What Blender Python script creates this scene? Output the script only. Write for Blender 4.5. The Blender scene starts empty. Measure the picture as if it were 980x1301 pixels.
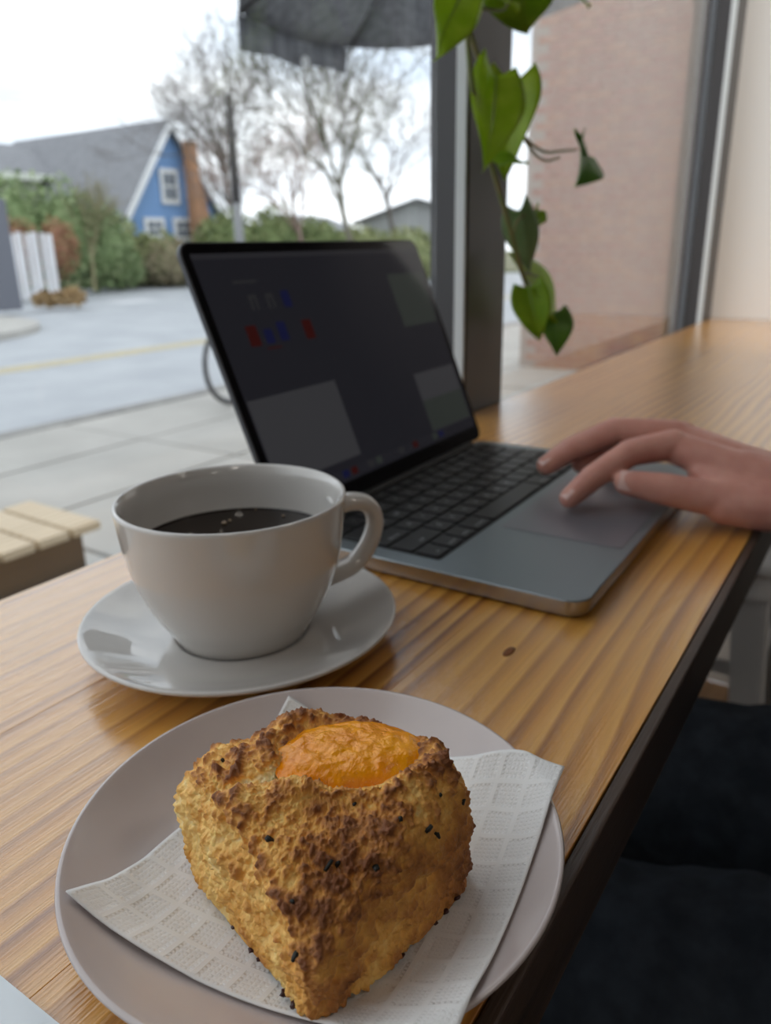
import bpy, bmesh, math, random
from mathutils import Vector, Matrix, noise
R0 = random.Random(7)
sc = bpy.context.scene
COL = sc.collection
PI = math.pi
# ------------------------------------------------------------------ camera
CAM = Vector((0.0, 0.0, 1.24624)); FPX = 974.57
RX = Vector((0.54974, -0.83514, -0.01814)); UY = Vector((0.28425, 0.16660, 0.94417)); FW = Vector((0.78549, 0.52420, -0.32897))
cd = bpy.data.cameras.new('camera'); co = bpy.data.objects.new('camera', cd); COL.objects.link(co)
M = Matrix((RX, UY, -FW)).transposed().to_4x4(); M.translation = CAM
co.matrix_world = M
cd.sensor_fit = 'HORIZONTAL'; cd.sensor_width = 36.0; cd.lens = FPX / 980 * 36.0
cd.clip_start = 0.01; cd.clip_end = 500
cd.dof.use_dof = True; cd.dof.focus_distance = 0.228; cd.dof.aperture_fstop = cd.lens / 2.2
sc.camera = co
# ------------------------------------------------------------------ world, exposure
sc.view_settings.view_transform = 'Standard'; sc.view_settings.look = 'None'
sc.view_settings.gamma = 1.0; sc.view_settings.use_curve_mapping = False
sc.view_settings.exposure = 1.3
SKY = 1.15
w = bpy.data.worlds.new('overcast_sky'); sc.world = w; w.use_nodes = True
nt = w.node_tree; nt.nodes.clear()
out = nt.nodes.new('ShaderNodeOutputWorld'); bg = nt.nodes.new('ShaderNodeBackground')
tc = nt.nodes.new('ShaderNodeTexCoord'); mp = nt.nodes.new('ShaderNodeMapping'); mp.inputs['Scale'].default_value = (1.6, 1.6, 5.0)
nz = nt.nodes.new('ShaderNodeTexNoise'); nz.inputs['Scale'].default_value = 1.7; nz.inputs['Detail'].default_value = 5
cr = nt.nodes.new('ShaderNodeValToRGB')
cr.color_ramp.elements[0].position = .34; cr.color_ramp.elements[0].color = (.37, .42, .49, 1)
cr.color_ramp.elements[1].position = .58; cr.color_ramp.elements[1].color = (.72, .74, .765, 1)
nt.links.new(tc.outputs['Generated'], mp.inputs['Vector']); nt.links.new(mp.outputs[0], nz.inputs['Vector'])
nt.links.new(nz.outputs['Fac'], cr.inputs[0]); nt.links.new(cr.outputs[0], bg.inputs['Color'])
bg.inputs['Strength'].default_value = SKY
nt.links.new(bg.outputs[0], out.inputs[0])
FILL_LAMP = 4.0; WALL_FILL = 52.0          # strengths of the added ceiling fill lamps and the added wall spotlight

# ------------------------------------------------------------------ helpers
CT = 1.05           # counter top height

def ray(u, v):
    return FW + RX * ((u - 490) / FPX) - UY * ((v - 650.5) / FPX)
def onz(u, v, z):
    d = ray(u, v); return CAM + d * ((z - CAM.z) / d.z)
def ony(u, v, y):
    d = ray(u, v); return CAM + d * ((y - CAM.y) / d.y)
def at(u, v, dist):
    d = ray(u, v); return CAM + d * (dist / math.hypot(d.x, d.y))

def mat(name, col, rough=.5, metal=0, col2=None, nscale=5, nstretch=(1, 1, 1), ramp=(.35, .65), bump=None, coat=0, spec=.5,
        sss=0, trans=0, emit=None, detail=4, ior=1.45, coatrough=.05):
    m = bpy.data.materials.new(name); m.use_nodes = True
    t = m.node_tree; b = t.nodes['Principled BSDF']
    b.inputs['Base Color'].default_value = (*col, 1); b.inputs['Roughness'].default_value = rough
    b.inputs['Metallic'].default_value = metal; b.inputs['Specular IOR Level'].default_value = spec
    b.inputs['IOR'].default_value = ior
    if coat: b.inputs['Coat Weight'].default_value = coat; b.inputs['Coat Roughness'].default_value = coatrough
    if sss:
        b.inputs['Subsurface Weight'].default_value = sss; b.inputs['Subsurface Radius'].default_value = (1, .35, .2)
        b.inputs['Subsurface Scale'].default_value = .004
    if trans: b.inputs['Transmission Weight'].default_value = trans
    if emit: b.inputs['Emission Color'].default_value = (*emit[0], 1); b.inputs['Emission Strength'].default_value = emit[1]
    tco = t.nodes.new('ShaderNodeTexCoord')
    if col2:
        mpp = t.nodes.new('ShaderNodeMapping'); mpp.inputs['Scale'].default_value = nstretch
        n = t.nodes.new('ShaderNodeTexNoise'); n.inputs['Scale'].default_value = nscale; n.inputs['Detail'].default_value = detail
        r = t.nodes.new('ShaderNodeValToRGB')
        r.color_ramp.elements[0].position = ramp[0]; r.color_ramp.elements[0].color = (*col, 1)
        r.color_ramp.elements[1].position = ramp[1]; r.color_ramp.elements[1].color = (*col2, 1)
        t.links.new(tco.outputs['Object'], mpp.inputs[0]); t.links.new(mpp.outputs[0], n.inputs['Vector'])
        t.links.new(n.outputs['Fac'], r.inputs[0]); t.links.new(r.outputs[0], b.inputs['Base Color'])
    if bump:
        n2 = t.nodes.new('ShaderNodeTexNoise'); n2.inputs['Scale'].default_value = bump[0]; n2.inputs['Detail'].default_value = 4
        t.links.new(tco.outputs['Object'], n2.inputs['Vector'])
        bp = t.nodes.new('ShaderNodeBump'); bp.inputs['Strength'].default_value = bump[1]; bp.inputs['Distance'].default_value = bump[2]
        t.links.new(n2.outputs['Fac'], bp.inputs['Height']); t.links.new(bp.outputs[0], b.inputs['Normal'])
    return m

def tag(o, label=None, cat=None, group=None, kind=None):
    if label: o['label'] = label
    if cat: o['category'] = cat
    if group: o['group'] = group
    if kind: o['kind'] = kind
    return o

def empty(name, loc=(0, 0, 0), rz=0):
    o = bpy.data.objects.new(name, None); COL.objects.link(o); o.location = loc; o.rotation_euler = (0, 0, rz)
    o.empty_display_size = .05
    return o

def link(name, me, parent=None, mats=None, smooth=False):
    if mats is not None:
        for m in (mats if isinstance(mats, (list, tuple)) else [mats]): me.materials.append(m)
    if smooth:
        me.polygons.foreach_set('use_smooth', [True] * len(me.polygons)); me.update()
    o = bpy.data.objects.new(name, me); COL.objects.link(o)
    if parent: o.parent = parent
    return o

class MB:
    """collects shapes for ONE mesh"""
    def __init__(s): s.v = []; s.f = []; s.m = []
    def add(s, vs, fs, mi=0):
        k = len(s.v); s.v += [tuple(v) for v in vs]; s.f += [tuple(i + k for i in f) for f in fs]; s.m += [mi] * len(fs); return s
    def box(s, x0, x1, y0, y1, z0, z1, mi=0, mtx=None):
        vs = [Vector((x, y, z)) for z in (z0, z1) for x, y in ((x0, y0), (x1, y0), (x1, y1), (x0, y1))]
        if mtx: vs = [mtx @ v for v in vs]
        return s.add(vs, [(3, 2, 1, 0), (4, 5, 6, 7), (0, 1, 5, 4), (1, 2, 6, 5), (2, 3, 7, 6), (3, 0, 4, 7)], mi)
    def tube(s, pts, rad, n=8, mi=0, cap=True):
        pts = [Vector(p) for p in pts]
        if not hasattr(rad, '__len__'): rad = [rad] * len(pts)
        vs = []; prev = None
        for i, p in enumerate(pts):
            t = (pts[min(i + 1, len(pts) - 1)] - pts[max(i - 1, 0)]).normalized()
            a = (prev - t * prev.dot(t)) if prev is not None else t.orthogonal()
            if a.length < 1e-6: a = t.orthogonal()
            a.normalize(); b = t.cross(a); prev = a
            vs += [p + (a * math.cos(2 * PI * k / n) + b * math.sin(2 * PI * k / n)) * rad[i] for k in range(n)]
        fs = [(i * n + k, i * n + (k + 1) % n, (i + 1) * n + (k + 1) % n, (i + 1) * n + k) for i in range(len(pts) - 1) for k in range(n)]
        if cap: fs += [tuple(reversed(range(n))), tuple(range((len(pts) - 1) * n, len(pts) * n))]
        return s.add(vs, fs, mi)
    def lathe(s, prof, n=64, c=(0, 0, 0), mi=0):
        vs = []; fs = []; m = len(prof)
        for k in range(n):
            a = 2 * PI * k / n
            vs += [(c[0] + r * math.cos(a), c[1] + r * math.sin(a), c[2] + z) for r, z in prof]
        for k in range(n):
            q = (k + 1) % n
            fs += [(k * m + i, q * m + i, q * m + i + 1, k * m + i + 1) for i in range(m - 1)]
        return s.add(vs, fs, mi)
    def prism(s, poly, z0, z1, mi=0, mtx=None):
        n = len(poly)
        vs = [Vector((x, y, z0)) for x, y in poly] + [Vector((x, y, z1)) for x, y in poly]
        if mtx: vs = [mtx @ v for v in vs]
        fs = [tuple(reversed(range(n))), tuple(range(n, 2 * n))] + [(i, (i + 1) % n, (i + 1) % n + n, i + n) for i in range(n)]
        return s.add(vs, fs, mi)
    def mesh(s, name='m'):
        me = bpy.data.meshes.new(name); me.from_pydata(s.v, [], s.f)
        me.polygons.foreach_set('material_index', s.m); me.update(); return me
    def build(s, name, mats, parent=None, smooth=False, bevel=0, auto=None):
        me = s.mesh(name); o = link(name, me, parent, mats, smooth)
        if bevel:
            b = o.modifiers.new('bevel', 'BEVEL'); b.width = bevel; b.segments = 2; b.limit_method = 'ANGLE'
        if auto: me.set_sharp_from_angle(angle=math.radians(auto))
        return o

def rrect(x0, x1, y0, y1, r, n=6):
    p = []
    for cx, cy, a0 in ((x1 - r, y1 - r, 0), (x0 + r, y1 - r, PI / 2), (x0 + r, y0 + r, PI), (x1 - r, y0 + r, 1.5 * PI)):
        p += [(cx + r * math.cos(a0 + PI / 2 * k / n), cy + r * math.sin(a0 + PI / 2 * k / n)) for k in range(n + 1)]
    return p

def smoothcurve(P, n=8):
    P = [Vector(p) for p in P]; o = []
    for i in range(len(P) - 1):
        a, b, c, d = P[max(i - 1, 0)], P[i], P[i + 1], P[min(i + 2, len(P) - 1)]
        for k in range(n):
            t = k / n
            o.append(.5 * ((2 * b) + (c - a) * t + (2 * a - 5 * b + 4 * c - d) * t * t + (3 * b - a - 3 * c + d) * t ** 3))
    o.append(P[-1]); return o

def remesh(mb, voxel, it=6, fac=.5):
    me = mb.mesh('tmp'); o = bpy.data.objects.new('tmp', me); COL.objects.link(o)
    r = o.modifiers.new('r', 'REMESH'); r.mode = 'VOXEL'; r.voxel_size = voxel
    s = o.modifiers.new('s', 'SMOOTH'); s.factor = fac; s.iterations = it
    dg = bpy.context.evaluated_depsgraph_get(); dg.update()
    res = bpy.data.meshes.new_from_object(o.evaluated_get(dg))
    bpy.data.objects.remove(o); bpy.data.meshes.remove(me)
    return res

def capsule(mb, a, b, ra, rb, n=14):
    """closed tapered capsule"""
    a = Vector(a); b = Vector(b); d = b - a; L = d.length
    if L < 1e-6: d = Vector((0, 0, 1)); L = 1e-6
    d = d / L; pts = []; rad = []
    for k in range(7):
        t = -PI / 2 + PI / 2 * k / 6; pts.append(a + d * ra * math.sin(t)); rad.append(max(ra * math.cos(t), ra * .02))
    for k in range(7):
        t = PI / 2 * k / 6; pts.append(b + d * rb * math.sin(t)); rad.append(max(rb * math.cos(t), rb * .02))
    mb.tube(pts, rad, n)

def chain(mb, pts, rads, n=14):
    for i in range(len(pts) - 1): capsule(mb, pts[i], pts[i + 1], rads[i], rads[i + 1], n)

def ellipsoid(mb, c, r, n=20, m=12, rot=None):
    c = Vector(c); vs = []; fs = []
    for i in range(m + 1):
        t = -PI / 2 + PI * i / m
        for k in range(n):
            a = 2 * PI * k / n; ct = max(math.cos(t), .01)
            v = Vector((r[0] * ct * math.cos(a), r[1] * ct * math.sin(a), r[2] * math.sin(t)))
            vs.append(c + (rot @ v if rot else v))
    fs = [(i * n + k, i * n + (k + 1) % n, (i + 1) * n + (k + 1) % n, (i + 1) * n + k) for i in range(m) for k in range(n)]
    fs += [tuple(reversed(range(n))), tuple(range(m * n, m * n + n))]
    mb.add(vs, fs)

# ------------------------------------------------------------------ materials
def glass_mat():
    m = bpy.data.materials.new('window_glass'); m.use_nodes = True; t = m.node_tree; t.nodes.clear()
    o = t.nodes.new('ShaderNodeOutputMaterial'); mx = t.nodes.new('ShaderNodeMixShader'); g = t.nodes.new('ShaderNodeNewGeometry')
    dt = t.nodes.new('ShaderNodeVectorMath'); dt.operation = 'DOT_PRODUCT'
    t.links.new(g.outputs['Normal'], dt.inputs[0]); t.links.new(g.outputs['Incoming'], dt.inputs[1])
    def mth(op, a, b=None):
        n = t.nodes.new('ShaderNodeMath'); n.operation = op
        for i, x in enumerate((a, b)):
            if x is None: continue
            if isinstance(x, (int, float)): n.inputs[i].default_value = x
            else: t.links.new(x, n.inputs[i])
        return n.outputs[0]
    c = mth('SUBTRACT', 1.0, mth('ABSOLUTE', dt.outputs['Value']))
    fr = mth('ADD', mth('MULTIPLY', mth('POWER', c, 5.0), .96), .04)     # Schlick reflectance of one glass face
    tr = t.nodes.new('ShaderNodeBsdfTransparent'); tr.inputs[0].default_value = (.98, .99, .985, 1)
    gl = t.nodes.new('ShaderNodeBsdfGlossy'); gl.inputs['Roughness'].default_value = .004
    t.links.new(fr, mx.inputs[0]); t.links.new(tr.outputs[0], mx.inputs[1]); t.links.new(gl.outputs[0], mx.inputs[2])
    t.links.new(mx.outputs[0], o.inputs[0]); return m

def wood_mat(name, light, mid, dark, rough=.32, scale=1.0, coat=.5, gouge=True, rnd=True):
    """pine: long growth rings along X, knots, fine grain, varnish"""
    m = bpy.data.materials.new(name); m.use_nodes = True; t = m.node_tree; b = t.nodes['Principled BSDF']; N = t.nodes.new; L = t.links.new
    tco = N('ShaderNodeTexCoord'); oi = N('ShaderNodeObjectInfo')
    add = N('ShaderNodeVectorMath'); add.operation = 'ADD'
    mul = N('ShaderNodeVectorMath'); mul.operation = 'SCALE'; mul.inputs[0].default_value = (7.3, 3.1, 1.7)
    if rnd: L(oi.outputs['Random'], mul.inputs['Scale'])
    else: mul.inputs['Scale'].default_value = 0
    L(tco.outputs['Object'], add.inputs[0]); L(mul.outputs[0], add.inputs[1])
    # slow warp of the rings
    mw = N('ShaderNodeMapping'); mw.inputs['Scale'].default_value = (1.3 * scale, 7 * scale, 7 * scale); L(add.outputs[0], mw.inputs[0])
    nw = N('ShaderNodeTexNoise'); nw.inputs['Scale'].default_value = 1.0; nw.inputs['Detail'].default_value = 2.5; L(mw.outputs[0], nw.inputs['Vector'])
    sep = N('ShaderNodeSeparateXYZ'); L(add.outputs[0], sep.inputs[0])
    ma = N('ShaderNodeMath'); ma.operation = 'MULTIPLY_ADD'; L(nw.outputs['Fac'], ma.inputs[0]); ma.inputs[1].default_value = .060 / scale; L(sep.outputs['Y'], ma.inputs[2])
    mb_ = N('ShaderNodeMath'); mb_.operation = 'MULTIPLY'; L(ma.outputs[0], mb_.inputs[0]); mb_.inputs[1].default_value = 78 * scale
    fr = N('ShaderNodeMath'); fr.operation = 'FRACT'; L(mb_.outputs[0], fr.inputs[0])
    ring = N('ShaderNodeValToRGB'); e = ring.color_ramp.elements
    e[0].position = 0; e[0].color = (*light, 1); e[1].position = 1; e[1].color = (*light, 1)
    x = e.new(.45); x.color = (*mid, 1); x = e.new(.82); x.color = (*dark, 1); x = e.new(.93); x.color = (*[(.6 * a + .4 * c) for a, c in zip(mid, dark)], 1)
    L(fr.outputs[0], ring.inputs[0])
    # contrast of rings varies
    nv = N('ShaderNodeTexNoise'); nv.inputs['Scale'].default_value = 1; mv = N('ShaderNodeMapping'); mv.inputs['Scale'].default_value = (3 * scale, 28 * scale, 28 * scale)
    L(add.outputs[0], mv.inputs[0]); L(mv.outputs[0], nv.inputs['Vector']); nv.inputs['Detail'].default_value = 3
    rv = N('ShaderNodeMapRange'); rv.inputs['From Min'].default_value = .35; rv.inputs['From Max'].default_value = .65; L(nv.outputs['Fac'], rv.inputs['Value'])
    rv.inputs['To Min'].default_value = .25
    mix = N('ShaderNodeMixRGB'); L(rv.outputs[0], mix.inputs[0]); mix.inputs[1].default_value = (*[(.6 * a + .4 * c) for a, c in zip(light, mid)], 1); L(ring.outputs[0], mix.inputs[2])
    # fine fibres
    mf = N('ShaderNodeMapping'); mf.inputs['Scale'].default_value = (14 * scale, 900 * scale, 900 * scale); L(add.outputs[0], mf.inputs[0])
    nf = N('ShaderNodeTexNoise'); nf.inputs['Scale'].default_value = 1; nf.inputs['Detail'].default_value = 3; L(mf.outputs[0], nf.inputs['Vector'])
    mr = N('ShaderNodeMapRange'); mr.inputs['To Min'].default_value = .78; mr.inputs['To Max'].default_value = 1.15; L(nf.outputs['Fac'], mr.inputs['Value'])
    hs = N('ShaderNodeMixRGB'); hs.blend_type = 'MULTIPLY'; hs.inputs[0].default_value = 1; L(mix.outputs[0], hs.inputs[1]); L(mr.outputs[0], hs.inputs[2])
    # dark streaks / resin lines
    ms = N('ShaderNodeMapping'); ms.inputs['Scale'].default_value = (3.5 * scale, 130 * scale, 60 * scale); L(add.outputs[0], ms.inputs[0])
    ns = N('ShaderNodeTexNoise'); ns.inputs['Scale'].default_value = 1; ns.inputs['Detail'].default_value = 1; L(ms.outputs[0], ns.inputs['Vector'])
    rs = N('ShaderNodeValToRGB'); rs.color_ramp.elements[0].position = .72; rs.color_ramp.elements[0].color = (0, 0, 0, 1); rs.color_ramp.elements[1].position = .78
    L(ns.outputs['Fac'], rs.inputs[0])
    st = N('ShaderNodeMixRGB'); L(rs.outputs[0], st.inputs[0]); L(hs.outputs[0], st.inputs[1]); st.inputs[2].default_value = (*[c * .45 for c in dark], 1)
    L(st.outputs[0], b.inputs['Base Color'])
    # relief: rings + fibres + dents
    bm1 = N('ShaderNodeMath'); bm1.operation = 'MULTIPLY_ADD'; L(fr.outputs[0], bm1.inputs[0]); bm1.inputs[1].default_value = -.75; L(nf.outputs['Fac'], bm1.inputs[2])
    md = N('ShaderNodeMapping'); md.inputs['Scale'].default_value = (90, 260, 260); L(add.outputs[0], md.inputs[0])
    nd = N('ShaderNodeTexNoise'); nd.inputs['Scale'].default_value = 1; nd.inputs['Detail'].default_value = 3; L(md.outputs[0], nd.inputs['Vector'])
    bm2 = N('ShaderNodeMath'); bm2.operation = 'ADD'; L(bm1.outputs[0], bm2.inputs[0]); L(nd.outputs['Fac'], bm2.inputs[1])
    bp = N('ShaderNodeBump'); bp.inputs['Strength'].default_value = .42; bp.inputs['Distance'].default_value = .0006; L(bm2.outputs[0], bp.inputs['Height'])
    L(bp.outputs[0], b.inputs['Normal'])
    b.inputs['Roughness'].default_value = rough; b.inputs['Coat Weight'].default_value = coat; b.inputs['Coat Roughness'].default_value = .14; b.inputs['Coat IOR'].default_value = 1.65
    L(bp.outputs[0], b.inputs['Coat Normal'])
    return m

M_ = {}
M_['glass'] = glass_mat()
M_['counter'] = wood_mat('varnished_pine', (.76, .39, .080), (.60, .255, .034), (.23, .066, .008), rough=.34, coat=1.0)
M_['edge'] = wood_mat('shade_darkened_edge', (.075, .045, .030), (.05, .030, .019), (.025, .015, .010), rough=.5, coat=.1)  # shade on the counter's front face put into the wood colour
M_['floorwood'] = wood_mat('floor_boards', (.34, .20, .10), (.27, .15, .07), (.16, .08, .035), rough=.4, coat=.2, scale=.5)
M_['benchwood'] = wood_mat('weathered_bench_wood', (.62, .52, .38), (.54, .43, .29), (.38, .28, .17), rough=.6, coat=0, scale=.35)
M_['benchside'] = wood_mat('bench_apron_wood', (.12, .076, .042), (.095, .06, .031), (.06, .036, .018), rough=.6, coat=0, scale=.35)  # dark apron stain, deepened to carry the shade on the bench's side
M_['porcelain'] = mat('white_porcelain', (.60, .575, .545), .05, coat=.5, spec=.5, coatrough=.03)
M_['plate'] = mat('pale_pink_glaze', (.52, .45, .435), .22, coat=.35, coatrough=.12, col2=(.55, .48, .46), nscale=30)
M_['coffee'] = mat('black_coffee', (.010, .005, .003), .04, spec=.5, ior=1.33)
M_['wallpaint'] = mat('white_wall_paint', (.86, .85, .83), .6, bump=(120, .08, .002))
M_['ceil'] = mat('ceiling_boards', (.36, .33, .30), .8)
M_['frame'] = mat('dark_bronze_frame', (.050, .047, .049), .35, spec=.5)
M_['framebrown'] = mat('brown_frame_bead', (.085, .055, .045), .4)
M_['alu'] = mat('pale_glazing_gasket', (.62, .65, .66), .4)

# ------------------------------------------------------------------ room shell
GX1 = 2.19; GY = .425
XL, YB, ZC = -4.2, -4.6, 3.1
def struct(o): o['kind'] = 'structure'; return o
fl = struct(empty('floor'))
mb = MB(); mb.box(XL, GX1, YB, .43, -.06, -.004); mb.build('subfloor', mat('subfloor', (.05, .03, .02), .8), fl)
bmesh_plank = None
k = 0
yy = YB
fw = .14
plank = MB().box(-1.2 + .001, 1.2 - .001, -fw / 2 + .001, fw / 2 - .001, -.008, 0).mesh('floor_board'); plank.materials.append(M_['floorwood'])
row = 0
while yy < .43 - fw / 2:
    off = (row * .83) % 2.4
    x = XL - 2.4 + off
    while x < GX1:
        if x + 2.4 > -1.0 and yy > -2.4:
            x0, x1 = max(x, XL), min(x + 2.4, GX1)
            if x1 - x0 > .05:
                o = bpy.data.objects.new('floor_board', plank); COL.objects.link(o); o.parent = fl
                o.location = ((x0 + x1) / 2, yy + fw / 2, 0); o.scale = ((x1 - x0) / 2.4, 1, 1)
        x += 2.4
    yy += fw; row += 1
wr = struct(MB().box(GX1, GX1 + .12, -.28, .431, 0, ZC).build('wall_right', M_['wallpaint']))
struct(MB().box(GX1, GX1 + .12, YB, -.2801, 0, ZC).build('wall_right_panelled', mat('dark_wall_panelling', (.07, .06, .055), .6)))
M_['greypaint'] = mat('grey_green_wall_paint', (.34, .35, .34), .7)
wb = struct(MB().box(XL, GX1, YB - .12, YB, 0, ZC).build('wall_back', M_['greypaint']))
wl = struct(MB().box(XL - .12, XL, YB, .62, 0, ZC).build('wall_left', M_['greypaint']))
ce = struct(MB().box(XL, GX1, YB, .62, ZC, ZC + .1).build('ceiling', M_['ceil']))
wf = struct(MB().box(XL, GX1, .432, .56, 0, .90).box(XL, GX1, .432, .56, 2.75, ZC).build('wall_front', mat('outer_wall_paint', (.30, .29, .28), .7)))
# window, mullions, panes
def window(n, x0, x1, jamb_l, jamb_r):
    root = struct(empty('window_%d' % n, ((x0 + x1) / 2, .45, .90)))
    lx = -root.location.x; 
    def P(name, m, *b, bevel=.002):
        mbb = MB()
        for bb in b: mbb.box(bb[0] + lx, bb[1] + lx, bb[2] - .45, bb[3] - .45, bb[4] - .90, bb[5] - .90)
        return mbb.build(name, m, root, bevel=bevel)
    P('sill_frame', M_['frame'], (x0, x1, .432, .50, .90, .955))
    P('head_frame', M_['frame'], (x0, x1, .432, .50, 2.70, 2.75))
    if jamb_r:
        P('jamb', M_['frame'], (jamb_r[0], jamb_r[1], .426, jamb_r[2], .955, 2.70))
        P('gasket_strip', M_['alu'], (jamb_r[0] - .004, jamb_r[0] - .0005, .428, .440, .956, 2.70), bevel=0)
    if jamb_l:
        P('jamb', M_['frame'], (jamb_l[0], jamb_l[1], .426, jamb_l[2], .955, 2.70))
    for py in (.466,): P('pane', M_['glass'], (x0 + .01, (jamb_r[0] - .001) if jamb_r else x1, py, py + .004, .955, 2.70), bevel=0)
    return root
w1 = window(1, -1.35, .92, None, (.815, .918, .475))
w2 = window(2, .92, GX1, None, (2.095, GX1 - .002, .484))
# second bead on the right jamb: brown outer stop and grey channel
ob = MB().box(2.095, 2.30, .4845, .523, .956, 2.70).build('outer_stop', M_['framebrown'], None); ob.parent = w2; ob.matrix_parent_inverse = Matrix.Translation(-w2.location)
ob = MB().box(2.088, 2.0945, .4715, .4840, .956, 2.70).build('channel', mat('grey_channel', (.16, .17, .19), .35), None); ob.parent = w2; ob.matrix_parent_inverse = Matrix.Translation(-w2.location)
w3 = window(3, -4.2, -1.35, None, (-1.45, -1.352, .475))

# ------------------------------------------------------------------ added ceiling lamps, out of view, to fill the room with light
for (lx, ly, lt_) in ((-1.6, -1.2, 'over the near end of the window counter'), (.9, -1.5, 'beside the added black spotlight'), (-1.6, -3.2, 'in the back corner by the grey wall'), (.9, -3.4, 'in the back corner by the dark panelling')):
    r = empty('fill_lamp', (lx, ly, ZC - .06))
    tag(r, 'added round white ceiling fill lamp ' + lt_, 'lamp', 'added ceiling fill lamps')
    MB().lathe([(.0, .06), (.24, .06), (.25, .03), (.25, 0), (.235, 0), (.235, .03), (0, .03)], 40).build('housing', M_['porcelain'], r, True, auto=40)
    MB().lathe([(0, .006), (.2, .006), (.233, .012), (.233, .02), (0, .02)], 40).build('diffuser', mat('fill_diffuser', (.9, .85, .75), .5, emit=((1, .92, .82), FILL_LAMP)), r, True, auto=40)

# added spotlight, out of view on the ceiling, to brighten the white end wall
tsp = Vector((.90, -.90, ZC - .22)); taim = Vector((GX1, .16, 1.50)); tdr = (taim - tsp).normalized()
trk = empty('added_spotlight', (tsp.x, tsp.y, ZC)); tag(trk, 'added small black ceiling spotlight brightening the white end wall', 'lamp')
MB().box(-.30, .30, -.02, .02, -.03, 0).build('track', M_['frame'], trk, bevel=.003)
MB().tube([(0, 0, -.03), (0, 0, -.19)], .008, 8).build('stem', M_['frame'], trk, True)
m_ = MB(); m_.lathe([(0, .11), (.040, .11), (.048, .10), (.048, -.03), (.043, -.03), (.043, .07), (0, .07)], 28)
sh_ = m_.build('can', M_['frame'], trk, True, auto=40); sh_.matrix_local = Matrix.Translation((0, 0, -.22)) @ (-tdr).to_track_quat('Z', 'Y').to_matrix().to_4x4()
spl_ = bpy.data.lights.new('spot_beam', 'SPOT'); spl_.energy = WALL_FILL; spl_.color = (1, .965, .91); spl_.spot_size = math.radians(46); spl_.spot_blend = .7; spl_.shadow_soft_size = .03
spo = bpy.data.objects.new('spot_beam', spl_); COL.objects.link(spo); spo.parent = trk; spo.matrix_local = Matrix.Translation(Vector((0, 0, -.22)) + tdr * .035) @ (-tdr).to_track_quat('Z', 'Y').to_matrix().to_4x4()

# ------------------------------------------------------------------ counter
YR, YL = .0593, .4235
ctr = empty('window_counter', (.6, .24, CT)); tag(ctr, 'long varnished pine bar counter running along the cafe window', 'counter')
X0, X1 = -1.3, GX1 - .002
joints = [YR + .006, .172, .296, YL]
for i in range(3):
    a, b = joints[i] + .00004, joints[i + 1] - .00004
    p = MB().box(X0 - .6, X1 - .6, a - .24, b - .24, -.036, 0).build('plank', M_['counter'], ctr, bevel=.00025)
MB().box(X0 - .6, X1 - .6, YR - .24, YR + .0055 - .24, -.037, -.0003).build('shaded_edge_strip', M_['edge'], ctr, bevel=.001)  # plain front edge, its shade given by the dark colour
MB().box(X0 - .6, X1 - .6, YR + .05 - .24, YR + .09 - .24, -.10, -.0365).build('apron_rail', M_['edge'], ctr, bevel=.002)
for bx in (-.9, 2.05):
    MB().box(bx - .6 - .02, bx - .6 + .02, YR + .06 - .24, YL - .24, -.14, -.1005).build('bracket', M_['frame'], ctr, bevel=.002)
# knot marks are set flush in the boards
M_['knot'] = mat('pine_knot', (.26, .085, .018), .45, col2=(.11, .036, .010), nscale=400, spec=.3)
for u, v, rx, ry in ((647, 828, .0056, .0024),):
    p = onz(u, v, CT)
    kn = MB().lathe([(0, .00025), (.6, .00025), (1, .00005), (1, -.001)], 20).build('knot', M_['knot'], ctr, True)
    kn.location = p - ctr.location; kn.scale = (rx, ry, 1)

# ------------------------------------------------------------------ plate
PC = Vector((.155, .133, CT)); PR = .0776
plate_prof = [(0, .0045), (.030, .0045), (.045, .0052), (.056, .0078), (.066, .0125), (.073, .0172), (.0765, .0199), (.0776, .0206)]
def plate_z(r):
    p = plate_prof
    if r >= p[-1][0]: return p[-1][1]
    for a, b in zip(p, p[1:]):
        if r <= b[0]:
            t = (r - a[0]) / (b[0] - a[0]); return a[1] + (b[1] - a[1]) * t
def spl(prof, n=5): return [(p.x, p.y) for p in smoothcurve([(a, b, 0) for a, b in prof], n)]
pl_ = MB().lathe(spl(plate_prof, 4) + [(.0785, .0206), (.0790, .0198), (.0782, .0186)] + spl([(.075, .0150), (.068, .0100), (.058, .0045), (.049, .0012), (.046, .0002), (.043, .0002), (.042, .0018), (0, .0020)], 3), 128)
po = pl_.build('dessert_plate', M_['plate'], None, True); po.location = PC
tag(po, 'pale pinkish round dessert plate holding the napkin and scone', 'plate')

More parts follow.
